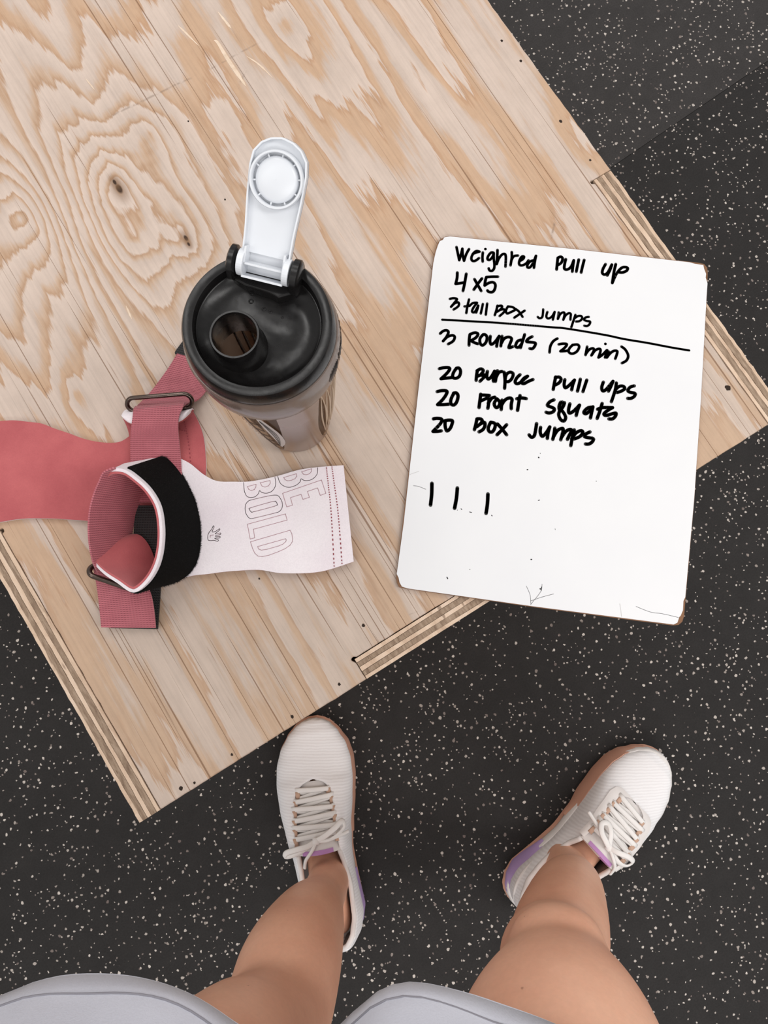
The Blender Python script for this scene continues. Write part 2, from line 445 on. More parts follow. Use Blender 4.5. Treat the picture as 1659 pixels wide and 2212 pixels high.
M = dict(
    face=wood_top(),
    ply_long=ply_mat('veneer_long_grain', ((176, 146, 122), (212, 186, 162), (224, 202, 182)), 60, 14, 160),
    ply_end=ply_mat('veneer_end_grain', ((112, 90, 74), (148, 126, 106), (178, 156, 136)), 380, 60, 380),
    ply_face=ply_mat('veneer_face', ((190, 164, 140), (206, 184, 162), (216, 196, 176)), 30, 30, 6),
    rubber=rubber_mat(),
    slab=simple('concrete', (70, 68, 66), 0.9, var=0.1),
    board_core=simple('hardboard', (128, 92, 66), 0.85, var=0.2, bump=(300, 0.3, 0.0005)),
    ink=simple('black_marker_ink', (24, 22, 21), 0.38, spec=0.5),
    blackpl=None, whitepl=None,
    nickel=simple('dark_nickel', (96, 84, 78), 0.18, metal=1.0),
    red=suede('rose_suede', (176, 88, 92), (192, 102, 104)),
    rededge=suede('rose_foam_edge', (160, 70, 70), (172, 80, 78)),
    white_leather=suede('pale_pink_leather', (232, 220, 226), (240, 232, 235), 18),
    web=weave('rose_webbing', (134, 54, 66), (204, 116, 126), 620, 420),
    hook=weave('black_hook_tape', (14, 13, 13), (52, 50, 50), 500, 500, 0.6, 0.0),
    loop=None,
    thread=simple('rose_thread', (150, 62, 72), 0.7),
    engrave=simple('engraved_line', (172, 132, 140), 0.8),
    skin=skin_mat(), knit=knit_mat(),
    shoe_white=simple('white_rubber', (236, 231, 228), 0.45, bump=(40, 0.05, 0.001)),
    shoe_soft=simple('white_synthetic', (232, 226, 223), 0.55, bump=(160, 0.15, 0.0006)),
    lace=simple('white_lace', (240, 236, 233), 0.8, bump=(900, 0.4, 0.0004)),
    salmon=simple('salmon_rubber', (204, 154, 132), 0.6),
    tab=simple('tan_eyelet_tape', (206, 170, 148), 0.75),
    lilac=simple('lilac_rubber', (184, 156, 206), 0.5),
    orchid=simple('orchid_tape', (190, 138, 192), 0.7),
    sock=simple('grey_lining', (112, 104, 100), 0.9, bump=(500, 0.3, 0.0005)),
    hole=simple('nail_hole_shadow', (44, 32, 24), 0.95),
    splinter=ply_mat('pale_splinter', ((214, 190, 166), (228, 206, 184), (238, 218, 198)), 60, 60, 60),
)
t = NT('satin_black_plastic'); co = t.coord(); v = t.noise(co, 70, 5, 0.65)
t.col(t.ramp(v, [(0.3, srgb(13, 12, 12)), (0.75, srgb(26, 24, 24))])); t.p(Roughness=t.ramp(v, [(0.3, 0.20), (0.7, 0.34)]), Specular_IOR_Level=0.35)
t.bump(t.noise(co, 45, 3, 0.5), 0.25, 0.002); M['blackpl'] = t.m
M['whitepl'] = simple('white_plastic', (222, 225, 230), 0.3, spec=0.5)
t = NT('whiteboard_coating'); co = t.coord()
v = t.noise(co, 9, 4, 0.6); c = t.ramp(v, [(0.3, srgb(226, 226, 228)), (0.7, srgb(230, 230, 231))])
sp = t.sm(t.noise(t.vm('MULTIPLY', co, (1, 1, 0.01)), 190, 2, 0.5), 0.80, 0.83); c = t.mix(t.math('MULTIPLY', sp, 0.75), c, srgb(90, 86, 84))
t.col(c); t.p(Roughness=0.35, Specular_IOR_Level=0.2); M['board'] = t.m
t = NT('black_loop_pile'); co = t.coord(); v = t.noise(co, 1400, 4, 0.75); 
t.col(t.ramp(v, [(0.3, srgb(8, 8, 8)), (0.68, srgb(26, 25, 25)), (0.8, srgb(120, 118, 118))])); t.p(Roughness=0.95, Specular_IOR_Level=0.1); t.bump(v, 0.9, 0.002); M['loop'] = t.m
t = NT('grey_jersey'); co = t.coord(); v = t.noise(co, 12, 4, 0.6); f = t.noise(co, 800, 2, 0.6)
c = t.ramp(v, [(0.3, srgb(206, 207, 218)), (0.7, srgb(216, 217, 228))]); c = t.mix(0.4, c, t.ramp(f, [(0.3, 0.93), (0.7, 1.05)]), 'MULTIPLY')
t.col(c); t.p(Roughness=0.9, Specular_IOR_Level=0.15, Sheen_Weight=0.2); t.bump(f, 0.25, 0.0006); M['jersey'] = t.m

# ------------------------------------------------------------------ floor: slab under loose laid rubber mats
V, F = box(-4, 4, -3.2, 4.8, -0.06, -0.009)
floor = mobj('floor', V, F, M['slab'], smooth=False); floor['kind'] = 'structure'
s0, s1 = W(1340, 348, 0), W(1659, 131, 0)
sd = (s1 - s0).normalized(); sn = Vector((-sd.y, sd.x, 0))
mid = s0 + sd * (-0.62)
MW, MH = 1.83, 1.22
shades = [0.043, 0.036, 0.034, 0.028, 0.031, 0.035]
first = None; q = 0
for j in (-2, -1, 0, 1):
    for i in (-1, 0, 1):
        off = 0.0 if j % 2 else MW * 0.62
        ctr = mid + sd * (i * MW + off) + sn * ((j + 0.5) * MH)
        if first is None:
            hw, hh = MW / 2 - 0.00015, MH / 2 - 0.00015
            V, F = box(-hw, hw, -hh, hh, -0.009, 0.0)
            me_o = mobj('rubber_mat', V, F, M['rubber'], floor, smooth=False); first = me_o; o = me_o
            bv = o.modifiers.new('bevel', 'BEVEL'); bv.width = 0.0004; bv.segments = 1
        else:
            o = first.copy(); o.parent = floor; sc.collection.objects.link(o); ORG[o.name] = Vector((0, 0, 0))
        o.location = (ctr.x, ctr.y, 0.0 if j >= 0 else -0.0006)
        o.rotation_euler = (0, 0, math.atan2(sd.y, sd.x) + (PI if (i + j) % 2 else 0))
        k = 0.041 if j == 0 else (0.024 if j == -1 else 0.034)
        o.color = (k * 1.04, k * 0.95, k * 0.93, 1); q += 1

# ------------------------------------------------------------------ plywood jump box
pbox = thing('plywood_box', 'large weathered plywood jump box with finger-jointed edges and swirling grain on top', 'box', (c_fl.x, c_fl.y, 0), BANG, local=True)
TH = 0.018
TS = [0.0032, 0.0043, 0.0034, 0.0043, 0.0028]       # the five veneers of a panel, outside last
def sk(a, b): return (a + eb_l.x * b, eb_l.y * b)
F1, F2 = 0.254, 0.508                                # finger lengths along the sides
A1, A2 = BW / 3, BW * 2 / 3                          # and along the front
def side_profile(n=44, jit=0.0005):
    pts = [(0.0, 0.0), (BD, 0.0), (BD, T)]
    for i in range(n + 1): pts.append((BD - (BD - F2) * i / n, T - random.random() * jit))
    pts.append((F2, T - TH))
    pts.append((F1, T - TH))
    for i in range(n + 1): pts.append((F1 * (1 - i / n), T - random.random() * jit))
    return pts
def front_profile(n=44, jit=0.0005):
    pts = [(TH, 0.0), (BW - TH, 0.0), (BW - TH, T - TH), (A2, T - TH)]
    for i in range(n + 1): pts.append((A2 - (A2 - A1) * i / n, T - random.random() * jit))
    pts += [(A1, T - TH), (TH, T - TH)]
    return pts
def layered(panel_name, prof_fn, place, flip):
    """five stacked veneers; the outermost one is the panel itself, the others its plies"""
    order = TS if not flip else TS
    d = 0.0; lay = []
    for k, th in enumerate(reversed(TS)):            # k=0 outermost
        lay.append((d, d + th - 0.00012, k)); d += th
    panel = None
    for d0, d1, k in lay:
        jit = (0.0016, 0.0005, 0.0009, 0.0005, 0.0004)[k]
        prof = prof_fn(jit=jit)
        wob = lambda u, d: 0.0 if d <= 0.0001 or d > TH - 0.0004 else 0.00022 * math.sin(u * 23 + d * 900) + 0.00014 * math.sin(u * 71 + d * 500)
        V = [place(u, z, d0 + wob(u, d0) + (0.00018 if k else 0)) for u, z in prof] + [place(u, z, d1 + wob(u, d1 + 0.00012)) for u, z in prof]
        n = len(prof)
        Fc = [tuple(range(n - 1, -1, -1)), tuple(range(n, 2 * n))] + [(i, (i + 1) % n, n + (i + 1) % n, n + i) for i in range(n)]
        mt = M['ply_end'] if k in (1, 3) else M['ply_long']
        if panel is None: panel = mobj(panel_name, V, Fc, mt, pbox, smooth=False)
        else: mobj('veneer', V, Fc, mt, panel, smooth=False)
    return panel
layered('side_panel', side_profile, lambda u, z, d: (*sk(d, u), z), False)
layered('side_panel', side_profile, lambda u, z, d: (*sk(BW - d, u), z), True)
layered('front_panel', front_profile, lambda u, z, d: (*sk(u, d), z), False)
layered('back_panel', front_profile, lambda u, z, d: (*sk(u, BD - d), z), True)
# top panel: outline with the notches cut for the fingers, small overcut at their inner corners
g = 0.0005
def top_outline():
    L = []
    oc = 0.0032
    def e(a, b): L.append((a, b))
    e(TH + g, 0.0); e(A1 - g, 0.0)
    e(A1 - g, TH - oc); e(A1 - g - oc * 0.8, TH + g + oc * 0.1); e(A1 - g + oc * 0.1, TH + g + oc * 0.6); e(A1 + oc * 0.7, TH + g)
    e(A2 + g, TH + g); e(A2 + g, 0.0); e(BW - TH - g, 0.0)
    e(BW - TH - g, F1 - oc); e(BW - TH - g - oc * 0.9, F1 - oc * 0.5); e(BW - TH - g - oc * 0.8, F1 + g + oc * 0.2); e(BW - TH, F1 + g)
    e(BW, F1 + g); e(BW, F2 - g); e(BW - TH - g, F2 - g); e(BW - TH - g, BD)
    e(A2 + g, BD); e(A2 + g, BD - TH - g); e(A1 - g, BD - TH - g); e(A1 - g, BD)
    e(TH + g, BD); e(TH + g, F2 - g); e(0, F2 - g); e(0, F1 + g); e(TH, F1 + g); e(TH + g + oc * 0.8, F1 + oc * 0.2); e(TH + g + oc * 0.7, F1 - oc * 0.8); e(TH + g, F1 - oc)
    return L
OUT = top_outline()
def rough_edge(L, step=0.008, jit=0.0006):
    R = []
    for i in range(len(L)):
        p, q2 = Vector(L[i]), Vector(L[(i + 1) % len(L)]); n = max(1, int((q2 - p).length / step))
        for k in range(n):
            w = p.lerp(q2, k / n)
            if k: w = w + Vector((random.uniform(-jit, jit), random.uniform(-jit, jit)))
            R.append(tuple(w))
    return R
z = T; top = None
for k, th in enumerate([0.0024, 0.0040, 0.0040, 0.0040, 0.0034]):
    L = rough_edge(OUT, 0.007, 0.0003)
    V, Fc = prism([sk(*p) for p in L], z - th + 0.0001, z)
    if top is None:
        top = mobj('top_panel', V, Fc, M['face'], pbox, smooth=False, label='top veneer with swirling tan grain and a dark knot')
        bv = top.modifiers.new('bevel', 'BEVEL'); bv.width = 0.0012; bv.segments = 2; bv.limit_method = 'ANGLE'
    else: mobj('veneer', V, Fc, M['ply_end'] if k in (1, 3) else M['ply_long'], top, smooth=False)
    z -= th
def boxpt(px, py): return sk(*bx_local(B(px, py)))
for px, py, r in ((631, 1548, 3.2), (420, 1691, 2.6), (391, 1703, 4.0), (501, 1630, 2.6), (733, 1478, 3.0), (785, 1351, 3.4), (1572, 838, 6.0),
                  (1084, 88, 3.0), (1125, 132, 3.0), (1211, 262, 3.5), (1275, 346, 2.6), (486, 431, 2.0), (407, 262, 2.0), (560, 1250, 2.0)):
    c = boxpt(px, py); rr = r / 2710
    P = [(c[0] + rr * (0.8 + 0.4 * random.random()) * math.cos(a * PI / 5), c[1] + rr * 1.2 * (0.8 + 0.4 * random.random()) * math.sin(a * PI / 5)) for a in range(10)]
    V, Fc = prism(P, T - 0.0006, T + 0.00012)
    mobj('nail_hole', V, Fc, M['hole'], top, smooth=False)
for pts, wd in ((((462, 88), (470, 92), (490, 125), (520, 170), (532, 188)), 5), (((384, 55), (400, 70), (430, 100)), 2.2), (((470, 25), (490, 50), (500, 62)), 3),
                (((530, 120), (560, 140), (590, 170)), 2), (((185, 170), (205, 195)), 1.6), (((272, 660), (285, 690)), 2.2)):
    P = catmull([boxpt(*p) for p in pts], 14); n = len(P); L, R2 = [], []
    for i, p in enumerate(P):
        d = Vector(P[min(i + 1, n - 1)]) - Vector(P[max(i - 1, 0)]); q2 = Vector((-d.y, d.x)).normalized() * (wd / 2710 * math.sin(PI * (i + 0.25) / (n - 0.5)) * random.uniform(0.75, 1.15))
        L.append(tuple(Vector(p) + q2)); R2.append(tuple(Vector(p) - q2))
    V, Fc = prism(L + R2[::-1], T - 0.0004, T + 0.00025)
    mobj('splinter_scar', V, Fc, M['splinter'], top, smooth=False)

# ------------------------------------------------------------------ whiteboard
ZB = 0.0040
bc = B(1190, 930, 0)
wb = thing('whiteboard', 'small white dry-erase board with chipped corners and a handwritten workout, overhanging the box edge', 'whiteboard', tuple(bc))
core = [(951, 517), (962, 511), (972, 509.5), (1240, 537), (1510, 567.5), (1521, 570), (1528, 578), (1529, 590), (1527, 640), (1515, 860), (1500, 1080), (1478, 1330), (1474, 1343), (1466, 1350),
        (1454, 1351), (1150, 1311), (875, 1271), (862, 1268), (857, 1258), (856, 1246), (870, 1130), (902, 850), (935, 565), (940, 540), (944, 527)]
V, Fc = prism([B(x, y, ZB)[:2] for x, y in core], T + 0.0004, T + ZB - 0.0002)
mobj('backing', V, Fc, M['board_core'], wb, smooth=False, label='brown hardboard backing showing at the chipped corners')
surf = [(950, 521), (956, 519), (960, 513), (972, 511), (1240, 538.5), (1490, 567), (1500, 570), (1519, 573), (1521, 582), (1525, 592), (1524, 600), (1528, 612), (1526, 640), (1514, 860), (1499, 1080),
        (1480, 1290), (1476, 1298), (1475, 1318), (1470, 1330), (1467, 1333), (1463, 1345), (1455, 1349), (1150, 1309.5), (880, 1271), (868, 1267), (863, 1258), (861, 1248), (857, 1240), (872, 1130), (903, 850), (936, 568), (941, 545), (946, 530)]
V, Fc = prism([B(x, y, ZB)[:2] for x, y in surf], T + ZB - 0.0002, T + ZB + 0.0003)
o = mobj('writing_surface', V, Fc, M['board'], wb, smooth=False)
ZI = T + ZB + 0.00045
CR = {'A': (940, 510), 'B': (1140, 510), 'C': (930, 670), 'D': (1150, 690), 'E': (910, 790), 'F': (1110, 800), 'P': (0, 0)}
def word(cr, r, *strokes, name='handwritten_word'):
    ox, oy = CR[cr]; k = 1.0 if cr == 'P' else 5.53; parts = []
    for s in strokes:
        P = [W(ox + x / k, oy + y / k, ZI) for x, y in s]
        if len(P) == 1: P.append(P[0] + Vector((0.0001, 0, 0)))
        parts.append(stroke(P, r * 1.22 / 2710, ZI))
    V, Fc = merge(parts); return mobj(name, V, Fc, M['ink'], wb, smooth=False)
word('A', 2.6, [(255,130),(272,210),(288,288)], [(288,288),(310,215),(325,150)], [(325,150),(330,230),(345,295)], [(345,295),(372,215),(405,155)],
     [(450,212),(480,200),(530,185)], [(530,185),(490,178),(450,215),(432,265),(445,295),(480,295),(525,262)], [(570,195),(565,250),(568,305)], [(600,155)],
     [(700,200),(670,195),(635,235),(625,275),(650,285),(685,250),(700,205)], [(700,205),(700,270),(708,330),(705,385),(680,415),(650,410),(640,385)],
     [(745,165),(742,240),(735,335)], [(735,335),(760,270),(800,220),(835,215),(845,260),(840,365)], [(915,190),(915,260),(900,350)], [(912,285),(940,240),(990,232)],
     [(1005,300),(1050,275),(1062,245),(1035,245),(1008,290),(1005,340),(1040,350),(1090,325),(1115,290)], [(1180,290),(1140,300),(1110,330),(1100,370),(1130,375),(1165,330),(1205,235)], [(1205,235),(1190,310),(1180,380)])
word('B', 2.8, [(360,260),(352,330),(345,400)], [(360,260),(395,245),(418,270),(400,320),(360,345)], [(455,275),(440,340),(438,390),(470,400),(515,370),(550,290)], [(550,290),(540,360),(532,425)],
     [(610,280),(595,350),(580,425)], [(675,285),(655,360),(638,435)])
word('B', 2.8, [(930,335),(900,390),(890,440),(920,460),(960,430),(1005,340)], [(1005,340),(985,400),(950,470)], [(1052,335),(1030,430),(1010,560)], [(1010,560),(1060,450),(1120,380),(1170,370),(1195,385),(1180,415),(1130,435),(1085,430)])
word('A', 2.8, [(265,435),(262,500),(245,570)], [(245,570),(300,562),(345,555)], [(372,450),(355,550),(333,655)], [(470,515),(510,585),(550,655)], [(560,505),(510,570),(462,640)],
     [(750,485),(680,485),(612,490)], [(612,490),(600,530),(592,590)], [(592,590),(640,560),(690,550),(720,580),(710,640),(680,670),(640,665),(625,650)])
word('A', 2.4, [(175,750),(220,742),(262,752),(235,790),(190,845)], [(190,845),(230,805),(270,790),(285,805),(275,840),(220,878)])
word('A', 2.4, [(405,755),(385,840),(372,920)], [(350,840),(410,832)], [(410,835),(450,800),(500,795)], [(500,800),(460,850),(440,900),(470,910),(500,860),(515,830)], [(515,830),(505,870),(490,915)],
     [(570,810),(560,860),(545,925)], [(622,805),(612,880),(605,940)])
word('A', 2.4, [(745,830),(730,890),(712,945)], [(740,840),(790,830),(800,850),(770,885),(735,905)], [(780,880),(825,875),(825,905),(770,955)], [(870,840),(845,890),(860,925),(910,905),(955,880),(930,850),(870,840)],
     [(960,870),(1000,900),(1045,965)], [(1070,890),(1010,930),(945,975)])
word('B', 2.3, [(185,875),(182,920),(172,970),(140,982),(120,965)], [(235,905),(222,960),(245,985),(290,960),(322,905)], [(322,905),(312,950),(300,1000)], [(370,910),(360,990)], [(360,990),(390,930),(430,910),(440,935),(425,1000)],
     [(425,1000),(450,950),(490,920),(515,930),(512,965),(510,1000)], [(570,940),(550,1000),(520,1090)], [(555,985),(600,955),(640,955),(650,985),(620,1015),(575,1020)], [(730,965),(690,972),(672,1000),(710,1015),(745,1020),(740,1050),(710,1075),(675,1070)])
word('P', 2.1, [(955,690.5),(1000,693),(1085,698),(1193,707),(1222,709.5),(1304,723),(1349,732.5),(1400,741),(1450,750.5),(1489,757)], name='ruled_line')
word('C', 2.7, [(115,280),(150,250),(190,240),(215,262),(190,320),(150,370)], [(150,370),(200,320),(260,300),(290,320),(270,370),(210,405)])
word('C', 2.9, [(470,290),(462,350),(460,420)], [(470,290),(530,268),(568,285),(540,330),(480,365)], [(480,365),(530,390),(565,402)], [(630,290),(590,340),(595,400),(625,420),(665,380),(675,320),(650,290),(625,295)],
     [(715,310),(710,370),(725,410),(770,380),(820,310)], [(820,310),(800,370),(790,435)], [(855,310),(845,380),(840,430)], [(845,400),(880,340),(930,320),(970,340),(950,400),(935,450),(985,435)],
     [(1085,355),(1040,370),(1015,430),(1050,445),(1090,400)], [(1125,290),(1100,370),(1075,450)], [(1215,315),(1170,340),(1145,375),(1190,382),(1250,390),(1250,420),(1220,460),(1185,458)])
word('D', 2.6, [(300,228),(250,260),(215,320),(205,395)], [(315,298),(360,290),(412,295),(390,335),(335,380)], [(335,380),(390,378),(420,372)], [(480,305),(440,350),(435,390),(475,410),(530,385),(560,330),(540,300),(480,305)])
word('D', 2.6, [(655,325),(645,380),(635,425)], [(640,410),(680,360),(725,345),(735,370),(705,430)], [(710,425),(750,370),(800,350),(815,375),(790,455)], [(790,455),(840,420),(890,368)], [(895,368),(880,420),(868,455)],
     [(915,385),(900,420),(888,455)], [(890,455),(930,405),(975,375),(1015,380),(1005,430),(990,470)], [(872,292)], [(1065,325),(1110,360),(1145,430),(1125,490),(1070,522)])
word('C', 3.1, [(105,700),(150,688),(212,685),(230,705),(190,760),(125,820)], [(125,820),(190,812),(250,805)], [(310,692),(272,750),(265,800),(300,815),(345,790),(360,730),(340,690),(308,695)])
word('C', 3.1, [(560,720),(550,780),(545,840)], [(555,725),(600,700),(632,722),(600,770),(560,790)], [(610,780),(650,772),(640,800),(590,850)], [(680,730),(672,790),(690,825),(730,790),(765,728)], [(765,728),(750,800),(752,850)],
     [(800,722),(785,790),(775,852)], [(780,810),(815,745),(855,732)], [(880,740),(890,840),(885,935)], [(890,840),(905,770),(950,740),(988,760),(970,820),(930,855),(900,850)],
     [(1070,770),(1030,810),(1010,860),(1040,880),(1090,850),(1160,788)], [(1160,788),(1120,810),(1085,855),(1110,880),(1170,850),(1225,828)])
word('F', 3.1, [(500,78),(485,150),(470,230)], [(495,85),(545,80),(565,110),(540,150),(495,175)], [(610,110),(600,170),(615,210),(660,180),(725,115)], [(725,115),(705,170),(690,235)], [(795,105),(778,180),(760,250)], [(872,115),(850,180),(825,255)])
word('F', 3.1, [(1070,140),(1050,200),(1060,245),(1100,230),(1185,130)], [(1185,130),(1160,190),(1130,250)], [(1225,150),(1210,240),(1165,375)], [(1215,230),(1260,190),(1310,190),(1325,220),(1280,250),(1230,265)],
     [(1440,185),(1390,200),(1360,245),(1400,265),(1450,275),(1440,310),(1400,335),(1360,335)])
word('E', 3.2, [(190,310),(240,298),(300,300),(305,330),(260,400),(195,465)], [(195,465),(260,465),(330,460)], [(390,328),(355,400),(355,455),(390,470),(425,430),(440,360),(420,325),(385,328)])
word('E', 3.2, [(710,340),(700,420),(690,500)], [(710,350),(770,352),(815,355)], [(705,425),(745,405),(790,385)], [(810,380),(805,450),(795,510)], [(800,450),(840,390),(880,375)], [(905,395),(870,450),(890,498),(920,490),(940,440),(905,395)],
     [(965,410),(960,460),(955,525)], [(960,470),(1000,410),(1050,385),(1085,400),(1075,460),(1075,515)], [(1180,355),(1165,440),(1150,535)], [(1140,395),(1200,385),(1255,393)])
word('F', 3.2, [(480,352),(430,375),(400,420),(450,440),(485,460),(470,495),(420,510),(385,500)], [(560,380),(540,430),(550,480),(590,430),(605,385)], [(580,378),(570,450)], [(550,480),(535,530),(560,590),(600,605),(620,560),(590,500),(560,470)],
     [(670,400),(655,460),(660,510),(710,490),(785,415)], [(785,415),(760,480),(745,540)], [(930,440),(880,450),(835,500),(860,520),(900,490),(945,435)], [(945,435),(930,500),(915,570)], [(1055,395),(1030,480),(995,575)],
     [(1000,465),(1060,445),(1180,445)], [(1180,445),(1120,480),(1075,520),(1100,540),(1170,520),(1220,510),(1215,545),(1180,580),(1135,580)])
word('E', 3.2, [(145,635),(190,628),(245,640),(230,690),(140,785)], [(140,785),(190,785),(240,778)], [(285,660),(285,720),(305,780),(345,750),(370,690),(370,655),(320,650),(275,660)])
word('E', 3.2, [(665,640),(650,710),(635,765)], [(665,635),(710,635),(730,660),(700,700),(660,730)], [(700,700),(755,675),(760,720),(735,765),(690,790)], [(830,675),(800,740),(810,785),(850,790),(880,740),(880,690),(830,675)],
     [(910,695),(960,750),(1020,825)], [(1020,705),(960,770),(905,825)])
word('F', 3.2, [(272,635),(262,700),(245,780),(210,800),(182,770)], [(320,680),(315,740),(340,790),(390,740),(430,675)], [(430,675),(410,740),(400,815)], [(490,690),(480,760),(465,825)], [(470,800),(520,720),(570,695),(590,710),(560,830)],
     [(570,800),(620,730),(670,705),(690,720),(660,780),(640,825)], [(722,710),(700,800),(680,900)], [(690,820),(740,750),(800,720),(825,740),(790,790),(720,820)], [(910,735),(860,760),(840,790),(890,805),(950,815),(940,850),(900,880),(855,880)])
for a_, b_ in (((933, 1044), (930, 1091)), ((988, 1054), (982, 1098)), ((1054, 1067), (1050, 1109))):
    word('P', 3.3, [a_, ((a_[0] + b_[0]) / 2 + 1, (a_[1] + b_[1]) / 2), b_], name='tally_mark')
specks = [stroke([W(x, y, ZI), W(x + dx, y + dy, ZI)], r / 2710, ZI, smooth=False) for x, y, dx, dy, r in
          ((1163.5, 988, .6, .6, 1.4), (1167, 979, .3, .3, .7), (1139, 1014.5, 1, 0, 1.3), (1163, 1081, 2.5, -.8, .8), (1288, 1039.5, .2, 0, .8), (1199, 1142, .5, 2.5, .4), (1147, 1208.5, 1.5, 0, 1.2), (1014.8, 1230, .3, 0, .8),
           (965.5, 1247, 1.6, 3, 1.1), (996, 1099, 1.5, 1.5, .9), (1014.5, 1106, 4, .7, .8), (1062, 1113, 1, 1.4, .9), (988, 1102, .3, 0, .7), (1170, 1268, -1, 8, .8), (1167, 1272, .2, .2, 1.4))]
scr = [stroke([W(x, y, ZI) for x, y in s], 0.35 / 2710, ZI) for s in (((1171, 1262), (1168, 1278), (1147, 1305)), ((1137, 1266), (1145, 1285), (1147, 1307)), ((1147, 1298), (1170, 1290), (1196, 1283)),
       ((1374, 1310), (1405, 1322), (1432, 1326), (1466, 1334)), ((1339, 1304), (1343, 1332)), ((893, 1049), (905, 1051), (920, 1057)), ((885, 1025), (905, 1018)))]
for V, Fc in specks: mobj('ink_speck', V, Fc, M['ink'], wb, smooth=False)
gsc = simple('grey_scratch', (188, 184, 182), 0.6)
for V, Fc in scr: mobj('scratch', V, Fc, gsc, wb, smooth=False)

# ------------------------------------------------------------------ shaker bottle
bcx, bcy = -0.0665, 0.1610
bt = thing('shaker_bottle', 'smoky translucent shaker bottle with black lid and white flip cap standing open', 'bottle', (bcx, bcy, T))
BC = Vector((bcx, bcy, T))
M['cup'] = glassy('smoky_clear_plastic', (150, 132, 118), 0.14, 0.10, (0.92, 0.87, 0.82))
M['cup_band'] = glassy('smoky_band_plastic', (112, 96, 88), 0.72, 0.18, (0.70, 0.62, 0.57), (146, 132, 124))
M['frost'] = glassy('frosted_panel', (128, 106, 92), 0.86, 0.22, (0.8, 0.70, 0.62), (152, 130, 120))
# cup: outer wall up, inner wall down
def cup_r(z): 
    K = [(0, 0.0240), (0.004, 0.0275), (0.012, 0.0290), (0.06, 0.0335), (0.12, 0.0378), (0.158, 0.0398)]
    for (z0, r0_), (z1, r1_) in zip(K, K[1:]):
        if z <= z1: return r0_ + (r1_ - r0_) * (z - z0) / (z1 - z0)
    return K[-1][1]
zs = [0.0, 0.0015, 0.004, 0.008, 0.012, 0.03, 0.06, 0.09, 0.12, 0.158]
prof = [(0.0001, 0.0)] + [(cup_r(q2), q2) for q2 in zs] + [(cup_r(q2) - 0.0014, max(q2, 0.002)) for q2 in reversed(zs[2:])] + [(0.0001, 0.002)]
V, Fc = lathe(prof, BC, 96, closed=False); cup = mobj('cup', V, Fc, M['cup'], bt, angle=40)
# frosted front panel and embossed side, both pressed into the wall of the cup
def on_cup(ang, z, off=0.0):
    r = cup_r(z) + off; return Vector((bcx + r * math.cos(ang), bcy + r * math.sin(ang), T + z))
def ang_of(px, py, z):
    p = W(px, py, T + z) - BC; return math.atan2(p.y, p.x)
def cup_patch(name, left, right, mat, off, thick=0.0005, label=None, n=40, m=30):
    Ls, Rs = catmull(left, n), catmull(right, n); G = []
    for i in range(n):
        row = []
        for j in range(m):
            v = j / (m - 1); a = Ls[i][0] + (Rs[i][0] - Ls[i][0]) * v; z_ = Ls[i][1] + (Rs[i][1] - Ls[i][1]) * v
            row.append(on_cup(math.radians(a), z_, off))
        G.append(row)
    V, F2_, UV = slab(G, 0, thick); return mobj(name, V, F2_, mat, cup, True, UV, label=label, angle=50)
cup_patch('frosted_panel', [(-84, 0.156), (-86, 0.12), (-92, 0.07), (-104, 0.02), (-125, 0.004)], [(-40, 0.156), (-44, 0.12), (-46, 0.07), (-38, 0.02), (-24, 0.004)], M['frost'], 0.0002)
# moulded leaf-like ribs
ribs = []
for k in range(5):
    a0 = -38 + k * 8.5
    for s in (-1, 1):
        P = [on_cup(math.radians(a0 + s * 3.6 * math.sin(PI * u) + 4 * u), 0.150 - 0.115 * u, 0.0006) for u in [i / 20 for i in range(21)]]
        ribs.append(tube(P, [0.0002 + 0.0005 * math.sin(PI * i / 20) for i in range(21)], 6))
V, Fc = merge(ribs); mobj('moulded_rib', V, Fc, glassy('rib_plastic', (206, 182, 156), 0.8, 0.3, (0.9, 0.85, 0.8)), cup)
# measuring scale: a line with short marks
sc_parts = [tube([on_cup(math.radians(-118 + 2 * u), 0.150 - 0.13 * u, 0.0003) for u in [i / 12 for i in range(13)]], 0.00045, 6)]
for k in range(6):
    z_ = 0.143 - 0.021 * k
    sc_parts.append(tube([on_cup(math.radians(-118 + a), z_, 0.0003) for a in (0, 6, 12)], 0.0003, 6))
    for q2 in range(3):
        a = -124 - q2 * 4
        sc_parts.append(tube([on_cup(math.radians(a), z_ + 0.002, 0.0003), on_cup(math.radians(a - 1.5), z_ - 0.0012, 0.0003)], 0.00022, 6))
V, Fc = merge(sc_parts); mobj('measuring_scale', V, Fc, simple('brown_print', (104, 84, 70), 0.5), cup)
# patterned label curl beside the frosted panel
pale = glassy('pale_print', (196, 186, 180), 0.92, 0.4, (0.8, 0.8, 0.8))
cup_patch('printed_strip', [(-102, 0.150), (-101, 0.11), (-100, 0.07), (-101, 0.045)], [(-98, 0.152), (-90, 0.11), (-90, 0.07), (-99, 0.043)], pale, 0.0009, 0.0003, n=24, m=8)
lines = []
for k in range(3):
    lines.append(tube([on_cup(math.radians(-100 + 8 * math.sin(PI * u) * (0.85 - 0.25 * k)), 0.146 - 0.095 * u, 0.0014) for u in [i / 16 for i in range(17)]], 0.0002, 5))
V, Fc = merge(lines); mobj('print_line', V, Fc, M['ink'], cup)
M['base'] = glassy('brown_inside_shade', (78, 50, 32), 0.86, 0.2, (0.55, 0.42, 0.32))
V, Fc = lathe([(0.0001, 0.0022), (0.020, 0.0022), (0.0262, 0.0032), (0.0262, 0.0042), (0.020, 0.0034), (0.0001, 0.0030)], BC, 64, closed=False)
